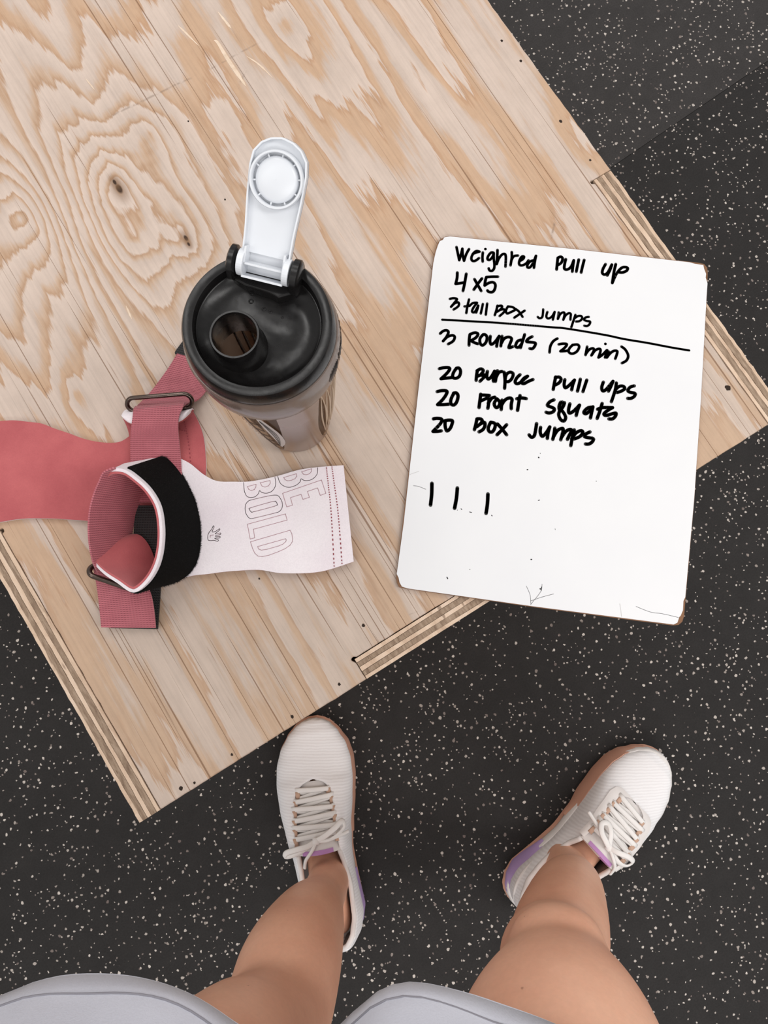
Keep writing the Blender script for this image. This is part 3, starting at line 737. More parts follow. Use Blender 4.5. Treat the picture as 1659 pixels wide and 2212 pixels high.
mobj('shaded_cup_floor', V, Fc, glassy('shaded_floor_plastic', (112, 84, 62), 0.45, 0.2, (0.8, 0.7, 0.6)), cup, angle=50)  # added disc, browned to put interior shade over the smoky floor
gv = Vector((0.50, -0.87, 0)).normalized(); gs = Vector((gv.y, -gv.x, 0))
for k in range(4):
    c0 = BC + Vector((0, 0, 0.0042)) + gs * (-0.012 + 0.0055 * k) - gv * 0.004
    V, Fc = tube([c0 - gv * 0.013, c0 + gv * 0.015], 0.0008, 6); mobj('rib_reflection', V, Fc, M['blackpl'], cup)  # dark ridges standing in for the reflection of the ribs
cup_patch('back_panel', [(58, 0.153), (58, 0.10), (58, 0.05), (62, 0.020)], [(218, 0.153), (216, 0.10), (214, 0.05), (212, 0.020)], M['base'], -0.0026, 0.0005)  # added dark sheet; paints the shade seen inside through the spout
for k in range(4):
    V, Fc = tube([on_cup(math.radians(112 + 9 * k + 3 * u), 0.135 - 0.10 * u, -0.0032) for u in [i / 12 for i in range(13)]], [0.0004 + 0.0007 * math.sin(PI * i / 12) for i in range(13)], 6)
    mobj('inner_rib', V, Fc, M['blackpl'], cup)
# collar of the cup below the lid
prof = [(0.0392, 0.156), (0.0405, 0.1560), (0.0428, 0.160), (0.0441, 0.166), (0.0449, 0.176), (0.0449, 0.191), (0.0440, 0.1945), (0.0410, 0.1945), (0.0400, 0.170)]
V, Fc = lathe(prof, BC, 96); collar = mobj('cup_collar', V, Fc, M['cup_band'], bt, angle=60)
def on_col(ang, z, off=0.0003):
    r = 0.0449 + off; return Vector((bcx + r * math.cos(ang), bcy + r * math.sin(ang), T + z))
mk = []
for k in range(7):            # slanted stripes of the emblem
    a = -30 + k * 2.0; h = (0.5 + 0.5 * math.sin(PI * (k + 0.7) / 7.4))
    mk.append(tube([on_col(math.radians(a - 1.5), 0.1800 - 0.0065 * h), on_col(math.radians(a + 1.5), 0.1800 + 0.0065 * h)], 0.00024, 6))
random.seed(3)
for k in range(13):           # raised lettering, worn past reading
    a = -12 + k * 4.2
    P = [on_col(math.radians(a + 1.2 * math.cos(u)), 0.1815 + 0.0045 * math.sin(u + k)) for u in [i * 2 * PI / 12 for i in range(12)]]
    mk.append(tube(P, 0.00019, 5, closed=True))
    mk.append(tube([on_col(math.radians(a - 1.6), 0.1770), on_col(math.radians(a - 1.2), 0.187)], 0.0002, 5))
V, Fc = merge(mk); mobj('raised_emblem', V, Fc, M['blackpl'], collar)
# lid
prof = [(0.0412, 0.186), (0.0437, 0.1865), (0.0441, 0.1895), (0.0434, 0.1925), (0.0434, 0.1975), (0.0424, 0.2035), (0.0412, 0.2060), (0.0385, 0.2063), (0.0360, 0.2055), (0.0353, 0.2040),
        (0.0350, 0.2005), (0.0335, 0.1975), (0.029, 0.1950), (0.022, 0.1940), (0.012, 0.1955), (0.004, 0.1965), (0.0001, 0.1966), (0.0001, 0.1945), (0.012, 0.193), (0.030, 0.191), (0.038, 0.190)]
# the floor of the lid is pierced by the spout: build it as a fan grid with soft dents and a hole
spc = W(507, 724, T + 0.213); spx, spy = spc.x, spc.y; SR = 0.0138
rim_prof = [(0.0412, 0.1935), (0.0430, 0.1938), (0.0434, 0.1955), (0.0432, 0.1985), (0.0424, 0.2035), (0.0412, 0.2060), (0.0385, 0.2063), (0.0360, 0.2055), (0.0353, 0.2040), (0.0350, 0.2005), (0.0345, 0.1990)] + [(0.0340, 0.1985), (0.0340, 0.192), (0.0400, 0.190)]
V, Fc = lathe(rim_prof, BC, 128); lid = mobj('lid', V, Fc, M['blackpl'], bt, angle=35)
def dish_z(x, y):
    r = math.hypot(x - bcx, y - bcy) / 0.0350
    z_ = 0.1935 + 0.0068 * r ** 6 + 0.0022 * (1 - r * r)
    ax_, ay_ = x - bcx, y - bcy
    z_ += 0.0016 * math.exp(-((ax_ - 0.018) ** 2 + (ay_ + 0.000) ** 2) / 0.00009) - 0.0013 * math.exp(-((ax_ - 0.004) ** 2 + (ay_ + 0.022) ** 2) / 0.00012)
    z_ += 0.0010 * math.exp(-((ax_ - 0.003) ** 2 + (ay_ - 0.006) ** 2) / 0.00006) + 0.0009 * math.exp(-((ax_ + 0.024) ** 2 + (ay_ - 0.006) ** 2) / 0.00009)
    return z_
NA, NR = 96, 22; V, Fc = [], []
for i in range(NR + 1):       # rings blend from the spout hole to the rim circle
    u = i / NR
    for k in range(NA):
        a = 2 * PI * k / NA
        hx, hy = spx + (SR - 0.001) * math.cos(a), spy + (SR - 0.001) * math.sin(a)
        ox, oy = bcx + 0.0352 * math.cos(a), bcy + 0.0352 * math.sin(a)
        x, y = hx + (ox - hx) * u, hy + (oy - hy) * u
        V.append((x, y, T + dish_z(x, y)))
for i in range(NR):
    for k in range(NA):
        k2 = (k + 1) % NA; Fc.append((i * NA + k, i * NA + k2, (i + 1) * NA + k2, (i + 1) * NA + k))
dish = mobj('lid_dish', V, Fc, M['blackpl'], lid)
sd_ = dish.modifiers.new('solid', 'SOLIDIFY'); sd_.thickness = 0.0012; sd_.offset = -1
for px, py, r in ((542, 650, 0.0011), (584, 674, 0.0008), (570, 668, 0.0009), (543, 633, 0.0009), (610, 686, 0.0006)):
    c = W(px, py, T + 0.196); V, Fc = tube([(c.x + r * math.cos(k * PI / 8), c.y + r * math.sin(k * PI / 8), T + dish_z(c.x, c.y) + 0.0001) for k in range(16)], r * 0.4, 6, closed=True)
    mobj('moulding_mark', V, Fc, M['blackpl'], lid)
prof = [(SR + 0.0022, 0.1945), (SR + 0.0008, 0.1975), (SR + 0.0002, 0.205), (SR, 0.2135), (SR - 0.0004, 0.2145), (SR - 0.0014, 0.2145), (SR - 0.0019, 0.2130), (SR - 0.0016, 0.188), (SR - 0.0008, 0.188), (SR + 0.0004, 0.193)]
V, Fc = lathe(prof, Vector((spx, spy, T)), 64); mobj('spout', V, Fc, M['blackpl'], lid, angle=50)
# hinge
h1, h2 = W(499, 560, T + 0.2105), W(646, 596, T + 0.2105)
hx = (h2 - h1); hx.z = 0; HL = hx.length; hx.normalize(); hy = Vector((-hx.y, hx.x, 0)); hz = Vector((0, 0, 1)); HC = (h1 + h2) / 2
def hp(u, v, w): return HC + hx * u + hy * v + hz * w
def ear(u0, u1):
    rings = []
    for u, s in ((u0, 0.80), (u0 + (u1 - u0) * 0.2, 1.0), (u0 + (u1 - u0) * 0.8, 1.0), (u1, 0.80)):
        ring = []
        for k in range(28):
            a = 2 * PI * k / 28; v, w = 0.0088 * s * math.cos(a), 0.0075 * s * math.sin(a)
            if w < 0: w = w * 2.0; v *= 1.12
            ring.append(hp(u, v, w))
        rings.append(ring)
    return loft(rings)
for u0, u1 in ((-HL / 2 - 0.001, -HL / 2 + 0.0035), (HL / 2 - 0.0045, HL / 2 + 0.001)):
    V, Fc = ear(u0, u1); mobj('hinge_ear', V, Fc, M['blackpl'], lid, angle=50)
# black pad under the hinge
pad = [hp(u, v, -0.0125) for u, v in ((-HL * .48, .006), (HL * .48, .006), (HL * .48, -.007), (HL * .25, -.0125), (HL * .12, -.011), (-HL * .25, -.010), (-HL * .48, -.0075))]
V, Fc = prism([p[:2] for p in pad], T + 0.1945, T + 0.2035); o = mobj('hinge_pad', V, Fc, M['blackpl'], lid, smooth=False)
bv = o.modifiers.new('bevel', 'BEVEL'); bv.width = 0.0012; bv.segments = 3
# white flip cap: hinge cheeks, cross bars and the tapered tray with its sealing disc
TH_F = math.radians(33)
fu = hy * math.cos(TH_F) + hz * math.sin(TH_F)         # along the flap, away from the spout
fn = -hy * math.sin(TH_F) + hz * math.cos(TH_F)        # its open (inner) side
def fp(u, v, w): return HC + hx * u + fu * v + fn * w
HW = HL / 2 - 0.0048
LF = 0.0660
def half_w(v):
    K = [(0.006, 0.0134), (0.02, 0.0138), (0.036, 0.0150), (0.050, 0.0155), (0.057, 0.0145), (0.0620, 0.0108), (0.0648, 0.0060), (LF, 0.0004)]
    if v <= K[0][0]: return K[0][1]
    for (a, b_), (c_, d_) in zip(K, K[1:]):
        if v <= c_: return b_ + (d_ - b_) * (v - a) / (c_ - a)
    return 0.0004
vs_ = [0.006 + (LF - 0.006) * (1 - (1 - i / 46) ** 1.7) for i in range(47)]
outl = [(-half_w(v), v) for v in vs_] + [(half_w(v), v) for v in reversed(vs_[:-1])]
n = len(outl); V = [fp(u, v, -0.0032) for u, v in outl] + [fp(u, v, -0.0018) for u, v in outl]
Fc = [tuple(range(n - 1, -1, -1)), tuple(range(n, 2 * n))] + [(i, (i + 1) % n, n + (i + 1) % n, n + i) for i in range(n)]
cap = mobj('flip_cap', V, Fc, M['whitepl'], bt, smooth=False, label='white flip cap standing open')
rim_path = [fp(u, v, 0.0) for u, v in [(-half_w(v), v) for v in vs_] + [(half_w(v), v) for v in reversed(vs_[:-1])]]
def wallstrip(path, w0, w1, th):
    """upright rim following the tray outline"""
    V, F_ = [], []; n = len(path)
    cen = fp(0, 0.034, 0)
    for i, p in enumerate(path):
        d = path[min(i + 1, n - 1)] - path[max(i - 1, 0)]; d.normalize(); q2 = d.cross(fn).normalized()
        if (cen - p).dot(q2) < 0: q2 = -q2
        for a, b_ in ((0, w0), (0, w1), (th, w1), (th, w0)): V.append(p + q2 * a + fn * b_)
    for i in range(n - 1):
        for k in range(4): F_.append((i * 4 + k, i * 4 + (k + 1) % 4, (i + 1) * 4 + (k + 1) % 4, (i + 1) * 4 + k))
    F_ += [(0, 1, 2, 3), tuple((n - 1) * 4 + k for k in (3, 2, 1, 0))]
    return V, F_
V, Fc = wallstrip(rim_path, -0.0032, 0.0020, 0.0009); mobj('cap_rim', V, Fc, M['whitepl'], cap, smooth=False)
dc = fp(0, 0.0455, 0)
def disc(profile, c, axis, side, segs=64, closed=False):
    a2 = axis.cross(side).normalized(); V, F_ = [], []; n = len(profile)
    for k in range(segs):
        a = 2 * PI * k / segs; d = side * math.cos(a) + a2 * math.sin(a)
        for r, h in profile: V.append(c + d * r + axis * h)
    for k in range(segs):
        k2 = (k + 1) % segs
        for i in range(n if closed else n - 1): F_.append((k * n + i, k2 * n + i, k2 * n + (i + 1) % n, k * n + (i + 1) % n))
    return V, F_
V, Fc = disc([(0.0146, -0.0015), (0.0146, 0.0034), (0.0142, 0.0040), (0.0134, 0.0040), (0.0130, 0.0034), (0.0130, -0.0015)], dc, fn, hx, closed=True)
mobj('seal_ring', V, Fc, M['whitepl'], cap, angle=50)
V, Fc = disc([(0.0001, 0.0032), (0.004, 0.0031), (0.0095, 0.0027), (0.0111, 0.0020), (0.0116, 0.0008), (0.0116, -0.0015)], dc, fn, hx)
mobj('seal_disc', V, Fc, M['whitepl'], cap, angle=60)
parts = []
for k in range(10):
    a = 2 * PI * k / 10 + 0.2; d = hx * math.cos(a) + fn.cross(hx) * math.sin(a)
    parts.append(tube([dc + d * 0.0112 + fn * 0.0012, dc + d * 0.0134 + fn * 0.0012], 0.0005, 6))
V, Fc = merge(parts); mobj('seal_tooth', V, Fc, M['whitepl'], cap)
# barrel end discs and the open box between them
def fbox(u0, u1, v0, v1, w0, w1):
    V = [fp(u, v, w) for w in (w0, w1) for u, v in ((u0, v0), (u1, v0), (u1, v1), (u0, v1))]
    return V, [(3, 2, 1, 0), (4, 5, 6, 7)] + [(i, (i + 1) % 4, 4 + (i + 1) % 4, 4 + i) for i in range(4)]
for s in (-1, 1):
    rings = []
    for uu in (HW, HW - 0.0036):
        rings.append([HC + hx * (s * uu) + hy * (0.0074 * math.cos(2 * PI * k / 32)) + hz * (0.0074 * math.sin(2 * PI * k / 32) + 0.0005) for k in range(32)])
    V, Fc = loft(rings); o = mobj('hinge_cheek', V, Fc, M['whitepl'], cap, smooth=False)
    bv = o.modifiers.new('bevel', 'BEVEL'); bv.width = 0.0005; bv.segments = 2; bv.limit_method = 'ANGLE'
bars = [fbox(-HW + .003, HW - .003, -0.0072, -0.0060, -0.0045, 0.0040), fbox(-HW + .003, HW - .003, 0.0000, 0.0011, -0.0040, 0.0046), fbox(-HW + .003, HW - .003, -0.0068, 0.0075, -0.0058, -0.0048),
        fbox(-HW + .003, -HW + .0042, 0.000, 0.0095, -0.0045, 0.0046), fbox(HW - .0042, HW - .003, 0.000, 0.0095, -0.0045, 0.0046)]
V, Fc = merge(bars); mobj('hinge_frame', V, Fc, M['whitepl'], cap, smooth=False)

# ------------------------------------------------------------------ lifting grips
def BP(p, h=None): return B(p[0], p[1], p[2] if h is None else h)

# --- grip lying lining-side up
ga = thing('lifting_grip', 'rose suede lifting grip lying flat, its webbing strap threaded through a metal ring', 'lifting grip', tuple(B(260, 1010)), 0)
top_c = [(-60, 914), (0, 909.5), (30, 908), (60, 911), (90, 915), (119, 926), (149, 936), (179, 947), (209, 954), (239, 956.6), (262, 953), (284, 938), (300, 920)]
bot_c = [(-60, 1133), (0, 1127), (30, 1122), (60, 1119.5), (90, 1119.5), (119, 1120), (149, 1122), (179, 1124), (209, 1127), (239, 1130), (270, 1134), (300, 1140), (330, 1146)]
def arch(amp, ends=0.0):
    return lambda u, v: Vector((0, 0, amp * math.sin(PI * v) + ends * (v * (1 - v))))
G = grid_of([B(x, y, 0.0045) for x, y in top_c], [B(x, y, 0.0045) for x, y in bot_c], 60, 24, lambda u, v: Vector((0, 0, 0.0018 * math.sin(PI * v) * (0.6 + 0.4 * math.sin(7 * u)))))
UPN = [[Vector((0, 0, 1))] * 24 for _ in range(60)]
palm = sheet('palm_lining', G, -0.0016, 0.0, M['red'], ga, UPN)
sheet('palm_leather', G, -0.0034, -0.00165, M['white_leather'], ga, UPN)
lft = [(266, 905), (275, 925), (280, 950), (284, 1000), (290, 1060), (300, 1120), (310, 1160)]
rgt = [(414, 884), (428, 911), (438.5, 944), (443, 988), (443, 1025), (438, 1080), (430, 1140)]
G = grid_of([B(x, y, 0.0052) for x, y in lft], [B(x, y, 0.0050) for x, y in rgt], 40, 24, lambda u, v: Vector((0, 0, 0.0012 * math.sin(PI * v) - 0.0016 * v ** 3)))
UP2 = [[Vector((0, 0, 1))] * 24 for _ in range(40)]
sheet('wrist_lining', G, -0.0018, 0.0, M['red'], ga, UP2)
sheet('wrist_leather', G, -0.0042, -0.0019, M['white_leather'], ga, UP2)
# curled end of the wrist piece, pale side showing
up_e = [(263, 897, .010), (270, 887, .012), (288, 884.5, .013), (320, 884, .013), (360, 886, .013), (392, 887, .013), (408, 884, .013), (418, 884, .012)]
lo_e = [(268, 905, .017), (278, 912, .018), (292, 916, .018), (325, 919, .018), (362, 917, .018), (388, 909, .018), (402, 899, .018), (415, 886, .014)]
G = grid_of([BP(p) for p in up_e], [BP(p) for p in lo_e], 40, 10, lambda u, v: Vector((0, 0, 0.003 * math.sin(PI * v))))
Nn = [[Vector((0, 0.25, 0.97)).normalized()] * 10 for _ in range(40)]
sheet('curled_end', G, -0.0012, 0.0006, M['white_leather'], ga, Nn)
sheet('curled_lining', G, -0.0034, -0.0013, M['rededge'], ga, Nn)
# stitching beside the strap
def stitches(pts, h, n, parent, duty=0.55, r=0.00042, name='stitching'):
    P = catmull([tuple(BP(p, h)) for p in pts], n * 2 + 1); prt = []
    for i in range(n):
        a, b_ = Vector(P[2 * i]), Vector(P[2 * i + 1]); prt.append(tube([a, a.lerp(b_, duty * 1.6)], r, 6))
    V, F_ = merge(prt); return mobj(name, V, F_, M['thread'], parent)
stitches([(398, 910), (403, 930), (408, 960), (412, 1000)], 0.0078, 15, ga)
stitches([(388, 926), (395, 930), (404, 931)], 0.0078, 3, ga)
# webbing from the grip up to the ring, through it and back out towards the bottle
Ls = [(292, 879, .020), (288.5, 886, .0235), (287, 900, .0235), (283.5, 925, .0205), (282, 950, .016), (282, 980, .012), (283, 1010, .0105), (285, 1045, .0100), (288, 1085, .0098)]
Rs = [(399, 870, .020), (396, 878, .0235), (387, 900, .0235), (385, 925, .0210), (387, 950, .0165), (390, 980, .0120), (392, 1010, .0105), (394, 1045, .0100), (396, 1085, .0098)]
G = grid_of([BP(p) for p in Ls], [BP(p) for p in Rs], 70, 14)
sheet('strap', G, -0.0007, 0.0007, M['web'], ga)
Ls = [(288, 885, .0165), (298, 876, .0155), (310, 864, .0120), (325, 848, .0075), (345, 822, .0045), (365, 794, .0035), (383, 764, .0034)]
Rs = [(398, 879, .0165), (405, 873, .0150), (417, 868, .0110), (432, 860, .0070), (447, 842, .0045), (462, 818, .0038), (478, 792, .0034)]
G = grid_of([BP(p) for p in Ls], [BP(p) for p in Rs], 60, 14)
strap_end = sheet('strap', G, -0.0007, 0.0007, M['web'], ga)
G = grid_of([BP(p) for p in ((381, 767, .003), (378, 762, .003), (386, 750, .003), (395, 738, .003))], [BP(p) for p in ((477, 796, .003), (480, 790, .003), (488, 778, .003), (496, 766, .003))], 10, 10)
sheet('hook_tape', G, -0.0009, 0.0012, M['hook'], ga)
def ring_loop(c, d, n_, halfw, halfh, rad, segs=10, n=14):
    """rounded slot of wire: c centre, d long axis, n_ short axis"""
    P = []
    for s, a0 in ((1, -90), (-1, 90)):
        for k in range(n + 1):
            a = math.radians(a0 + 180 * k / n); P.append(c + d * (s * (halfw - halfh)) + d * (math.cos(a) * halfh) + n_ * (math.sin(a) * halfh))
    return tube(P, rad, segs, closed=True)
rl, rr_ = B(277, 877, .017), B(416, 866, .017); d = (rr_ - rl); hw_ = d.length / 2; d.normalize()
nz = Vector((-d.y, d.x, 0)) * 0.72 + Vector((0, 0, 0.69)); nz.normalize()
V, Fc = ring_loop((rl + rr_) / 2 + Vector((0, 0, 0.0022)), d, nz, hw_, 0.0060, 0.00185); mobj('metal_ring', V, Fc, M['nickel'], ga)

# --- grip closed into a cuff, palm flap lying to the right
gb = thing('lifting_grip', 'pale pink lifting grip with outlined lettering and a black fuzzy band round its cuff', 'lifting grip', tuple(B(440, 1130)), 0)
HT = 0.0092
top_c = [(350, 984), (366, 983), (384, 988), (411, 1001.6), (440, 1025), (469, 1039), (505, 1040.5), (542, 1039.6), (596, 1029), (650, 1014), (704, 1007.5), (742, 1005)]
bot_c = [(350, 1262), (366, 1258), (384, 1252), (404, 1246), (425, 1242), (447, 1240), (476, 1236), (508, 1233), (560, 1231), (610, 1238), (690, 1235), (764, 1213)]
flat = lambda u, v: Vector((0, 0, 0))
G = grid_of([B(x, y, HT) for x, y in top_c], [B(x, y, HT) for x, y in bot_c], 70, 30)
UP3 = [[Vector((0, 0, 1))] * 30 for _ in range(70)]
palm_b = sheet('palm_leather', G, -0.0017, 0.0, M['white_leather'], gb, UP3)
sheet('palm_lining', G, -0.0034, -0.00175, M['rededge'], gb, UP3)
ZE = T + HT + 0.00012
def eng(cr, k, lines, r, name, z=ZE, closed=True):
    parts = []
    for L, cl, smo in lines:
        P = [W(cr[0] + x / k, cr[1] + y / k, z) for x, y in L]
        if not smo and cl: P = P + [P[0]]
        parts.append(stroke(P, r, z, closed=cl and smo, smooth=smo))
    V, F_ = merge(parts); return mobj(name, V, F_, M['engrave'], palm_b, smooth=False)
TX = (510, 990)
D_o = [(715,955),(738,995),(752,1070),(745,1110),(715,1155),(650,1200),(560,1240),(440,1285),(350,1305),(290,1298),(250,1262),(222,1205),(203,1150),(192,1108),(715,955)]
D_i = [(655,1068),(666,1082),(660,1105),(620,1140),(560,1165),(400,1210),(335,1219),(300,1205),(285,1172),(655,1068)]
O_o = [(430,500),(540,490),(585,530),(612,590),(612,650),(580,700),(520,725),(240,793),(180,795),(140,750),(120,690),(125,620),(160,570),(220,548)]
O_i = [(490,573),(530,580),(543,605),(520,632),(240,708),(200,710),(180,680),(200,655)]
B1_o = [(100,320),(105,400),(118,460),(145,505),(190,520),(250,510),(295,470),(312,430),(345,455),(410,462),(470,440),(512,390),(525,330),(515,250)]
B1_i1 = [(150,375),(265,345),(262,385),(240,415),(200,428),(168,412),(150,375)]
B1_i2 = [(320,325),(450,295),(455,330),(430,365),(385,382),(345,370),(320,325)]
B2_o = [(553,238),(570,295),(600,345),(660,378),(720,383),(800,355),(850,310),(864,272),(905,293),(980,290),(1040,255),(1078,200),(1084,125)]
B2_i1 = [(632,255),(800,205),(806,240),(780,272),(730,293),(685,298),(650,285),(632,255)]
B2_i2 = [(870,180),(1003,138),(1000,175),(975,205),(930,219),(895,212),(870,180)]
E_o = [(1132,288),(1192,465),(1117,493),(1082,393),(948,440),(972,518),(887,545),(862,478),(722,522),(748,622),(672,645),(617,465)]
L_o = [(655,738),(677,820),(230,942),(247,1055),(187,1072),(150,875)]
ER = 0.00021
for nm, ls in (('engraved_letter', [(B2_o, False, True), (B2_i1, False, False), (B2_i2, False, False)]), ('engraved_letter', [(E_o, True, False)]),
               ('engraved_letter', [(B1_o, False, True), (B1_i1, False, False), (B1_i2, False, False)]), ('engraved_letter', [(O_o, True, True), (O_i, True, True)]),
               ('engraved_letter', [(L_o, True, False)]), ('engraved_letter', [(D_o, False, False), (D_i, False, False)])):
    eng(TX, 6.144, ls, ER, nm)
hand = [(740,375),(715,410),(690,455),(640,560),(560,650),(500,740),(460,840),(445,950),(455,1070),(500,1120),(620,1132),(750,1118),(850,1142),(950,1165),(992,1120),(960,1085),(820,1040),(815,1012),(900,1005),(1040,995),(1085,950),(1050,915),
        (880,932),(840,895),(900,862),(1080,822),(1115,770),(1080,742),(850,795),(860,750),(950,680),(1050,590),(1062,548),(1030,530),(950,590),(830,665),(720,692),(668,672),(700,590),(770,440)]
eng((430, 1120), 23.7, [(hand, True, True), ([(735,840),(650,860),(575,868),(570,970)], False, False)], 0.00022, 'hand_emblem')
stitches([(705, 1009), (709, 1045), (714, 1090), (718, 1150), (722, 1227)], HT + 0.0002, 34, gb)
stitches([(717, 1008), (722, 1045), (729, 1095), (734, 1150), (739, 1221)], HT + 0.0002, 34, gb)
# cuff wall: rim and foot
rim = [(224, 1022, .056), (240, 1012, .058), (268, 1014, .058), (293, 1030, .058), (322, 1057, .057), (343, 1093, .056), (350.5, 1138, .055), (349, 1182, .055), (340, 1221, .054), (322, 1254, .053), (298, 1277, .052),
       (280, 1278, .050), (254, 1260, .048), (227, 1242, .046), (206, 1221, .043), (200, 1203, .038), (209, 1189, .030), (240, 1178, .018)]
foot = [(268, 1001, .030), (300, 995, .022), (345, 989, .014), (374, 1004, .0095), (399, 1040, .009), (420, 1086, .009), (430, 1138, .009), (429, 1184, .009), (419, 1219, .009), (398, 1244, .009), (362, 1260, .009),
        (340, 1258, .005), (334, 1236, .005), (328, 1216, .005), (320, 1190, .006), (308, 1170, .007), (296, 1164, .008), (268, 1168, .010)]
NC, MC = 110, 22
G = grid_of([BP(p) for p in rim], [BP(p) for p in foot], NC, MC)
Nn = gnormals(G)
# make sure the normals point outwards
mid_c = B(270, 1140, .03)
if (G[50][8] - mid_c).dot(Nn[50][8]) < 0: Nn = [[-x for x in r] for r in Nn]
sheet('cuff_leather', G, -0.0024, 0.0, M['white_leather'], gb, Nn)
sheet('cuff_lining', G, -0.0042, -0.0025, M['red'], gb, Nn)
# fuzzy band around the outside of the cuff
i0, i1 = int(NC * 2.05 / 17), int(NC * 11.2 / 17)
G2 = []
for i in range(i0, i1):
    row = []
    for j in range(20):
        v = 0.075 + (1.0 - 0.075) * j / 19
        k = v * (MC - 1); a = min(int(k), MC - 2); row.append(G[i][a].lerp(G[i][a + 1], k - a))
    G2.append(row)
N2 = gnormals(G2)
if (G2[20][8] - mid_c).dot(N2[20][8]) < 0: N2 = [[-x for x in r] for r in N2]
band = sheet('loop_band', G2, 0.0001, 0.0014, M['loop'], gb, N2)
# short pile on the band
random.seed(11); fz = []
for q in range(2600):
    i = random.randrange(len(G2) - 1); edge = random.random()
    j = 19 if edge < 0.5 else random.randrange(20)
    p = G2[i][j].lerp(G2[i + 1][j], random.random()) + N2[i][j] * 0.0012
    d = (N2[i][j] + Vector((random.uniform(-1, 1), random.uniform(-1, 1), random.uniform(-.6, 1))) * 0.9).normalized()
    L = random.uniform(0.0008, 0.0024); s = d.cross(Vector((0.3, 0.2, 1))).normalized() * 0.00009
    fz.append(([p - s, p + s, p + d * L + s * .4 + Vector((0, 0, -L * .2))], [(0, 1, 2)]))
V, Fc = merge(fz); o = mobj('loop_pile', V, Fc, simple('pile_fibre', (22, 20, 20), 0.9), gb, smooth=False); o['kind'] = 'stuff'
# webbing that closes the cuff on the left
st = [(352, 990, .0125), (310, 997, .028), (270, 1005, .047), (246, 1010, .060), (224, 1020, .061), (214, 1040, .060), (203, 1066, .060), (194, 1100, .059), (191, 1135, .058), (192, 1165, .056), (196, 1195, .051), (203, 1222, .045), (212, 1240, .036)]
sf = [(356, 992, .0115), (354, 1006, .008), (350, 1022, .006), (344, 1036, .0076), (336, 1044, .0076), (322, 1056, .0076), (306, 1078, .0076), (296, 1102, .0076), (289, 1128, .0076), (285, 1155, .005), (284, 1185, .005), (288, 1212, .005), (296, 1235, .005)]
G = grid_of([BP(p) for p in st[3:]], [BP(p) for p in sf[3:]], 70, 16)
sheet('strap', G, -0.0007, 0.0007, M['web'], gb)
# tail of the strap with the hook tape under it
G = grid_of([BP(p) for p in ((200, 1222, .022), (205, 1240, .020), (210, 1268, .015), (214, 1300, .012), (217, 1330, .010), (219, 1355, .009))],
            [BP(p) for p in ((312, 1240, .012), (318, 1262, .014), (327, 1285, .014), (332, 1310, .013), (335, 1335, .011), (336.5, 1356, .0095))], 40, 12, lambda u, v: Vector((0, 0, 0.004 * math.sin(PI * v) * (1 - u))))
sheet('strap', G, -0.0007, 0.0007, M['web'], gb)
G = grid_of([BP(p) for p in ((296, 1092, .0078), (291, 1130, .0076), (287, 1165, .0055), (270, 1220, .0035), (250, 1290, .0035), (240, 1357, .0045))],
            [BP(p) for p in ((352, 1092, .0078), (354, 1130, .0076), (354, 1165, .0055), (350, 1220, .0035), (346, 1290, .0038), (341, 1359, .0050))], 50, 10)
sheet('hook_tape', G, -0.0010, 0.0012, M['hook'], gb)
rl, rr_ = B(195, 1228, .026), B(310, 1268, .020); d = (rr_ - rl); hw_ = d.length / 2; d.normalize()
nz = Vector((-d.y, d.x, 0)) * 0.8 + Vector((0, 0, -0.55)); nz.normalize()
V, Fc = ring_loop((rl + rr_) / 2, d, nz, hw_, 0.0055, 0.0021); mobj('metal_ring', V, Fc, M['nickel'], gb)
stitches([(262, 1243), (275, 1248), (292, 1252), (300, 1254)], 0.030, 5, gb, r=0.0003)

# ------------------------------------------------------------------ person: legs, shorts, shoes
pe = thing('person', 'standing person seen from above, bare legs, grey shorts and white laced training shoes', 'person', (-0.02, -0.33, 0))
def ellipse_ring(c, rx, ry, n=28, tilt=None, rot=0.0, ax=None):
    """ring around c; ax = axis direction"""
    ax = (ax or Vector((0, 0, 1))).normalized(); e1 = Vector((0, 1, 0)).cross(ax).normalized(); e2 = ax.cross(e1)
    return [c + e1 * (rx * math.cos(a + rot)) + e2 * (ry * math.sin(a + rot)) for a in [2 * PI * k / n for k in range(n)]]
def limb(st, n=46):
    """st: x y z rx ry"""
    S = catmull(st, n); rings = []
    for i, s in enumerate(S):
        a = Vector(S[min(i + 1, n - 1)][:3]) - Vector(S[max(i - 1, 0)][:3])
        rings.append(ellipse_ring(Vector(s[:3]), s[3], s[4], ax=a))
    return loft(rings)
def foot_parts(heel, toe, ank):
    f = (toe - heel).normalized(); L = (toe - heel).length
    P = lambda t, s, z: heel + f * (t * L) + Vector((f.y, -f.x, 0)) * (s * 0.8 + ank * (-0.0085 * math.sin(PI * min(1, max(0, (t - 0.12) / 0.88))))) + Vector((0, 0, z))
    rings = []
    for t, w, z0, h in ((0.05, .020, .040, .018), (0.10, .028, .043, .022), (0.25, .029, .052, .026), (0.38, .028, .048, .022), (0.52, .030, .040, .014), (0.68, .034, .033, .009), (0.82, .034, .029, .006), (0.92, .020, .027, .004)):
        rings.append([P(t, w * math.cos(a), z0 + h * math.sin(a)) for a in [2 * PI * k / 20 for k in range(20)]])
    return loft(rings)
LH, LT = W(735, 2026, .02), W(676, 1553, .02)
RH, RT = W(1112, 1950, .02), W(1426, 1632, .02)
LH.z = LT.z = RH.z = RT.z = 0
parts = []
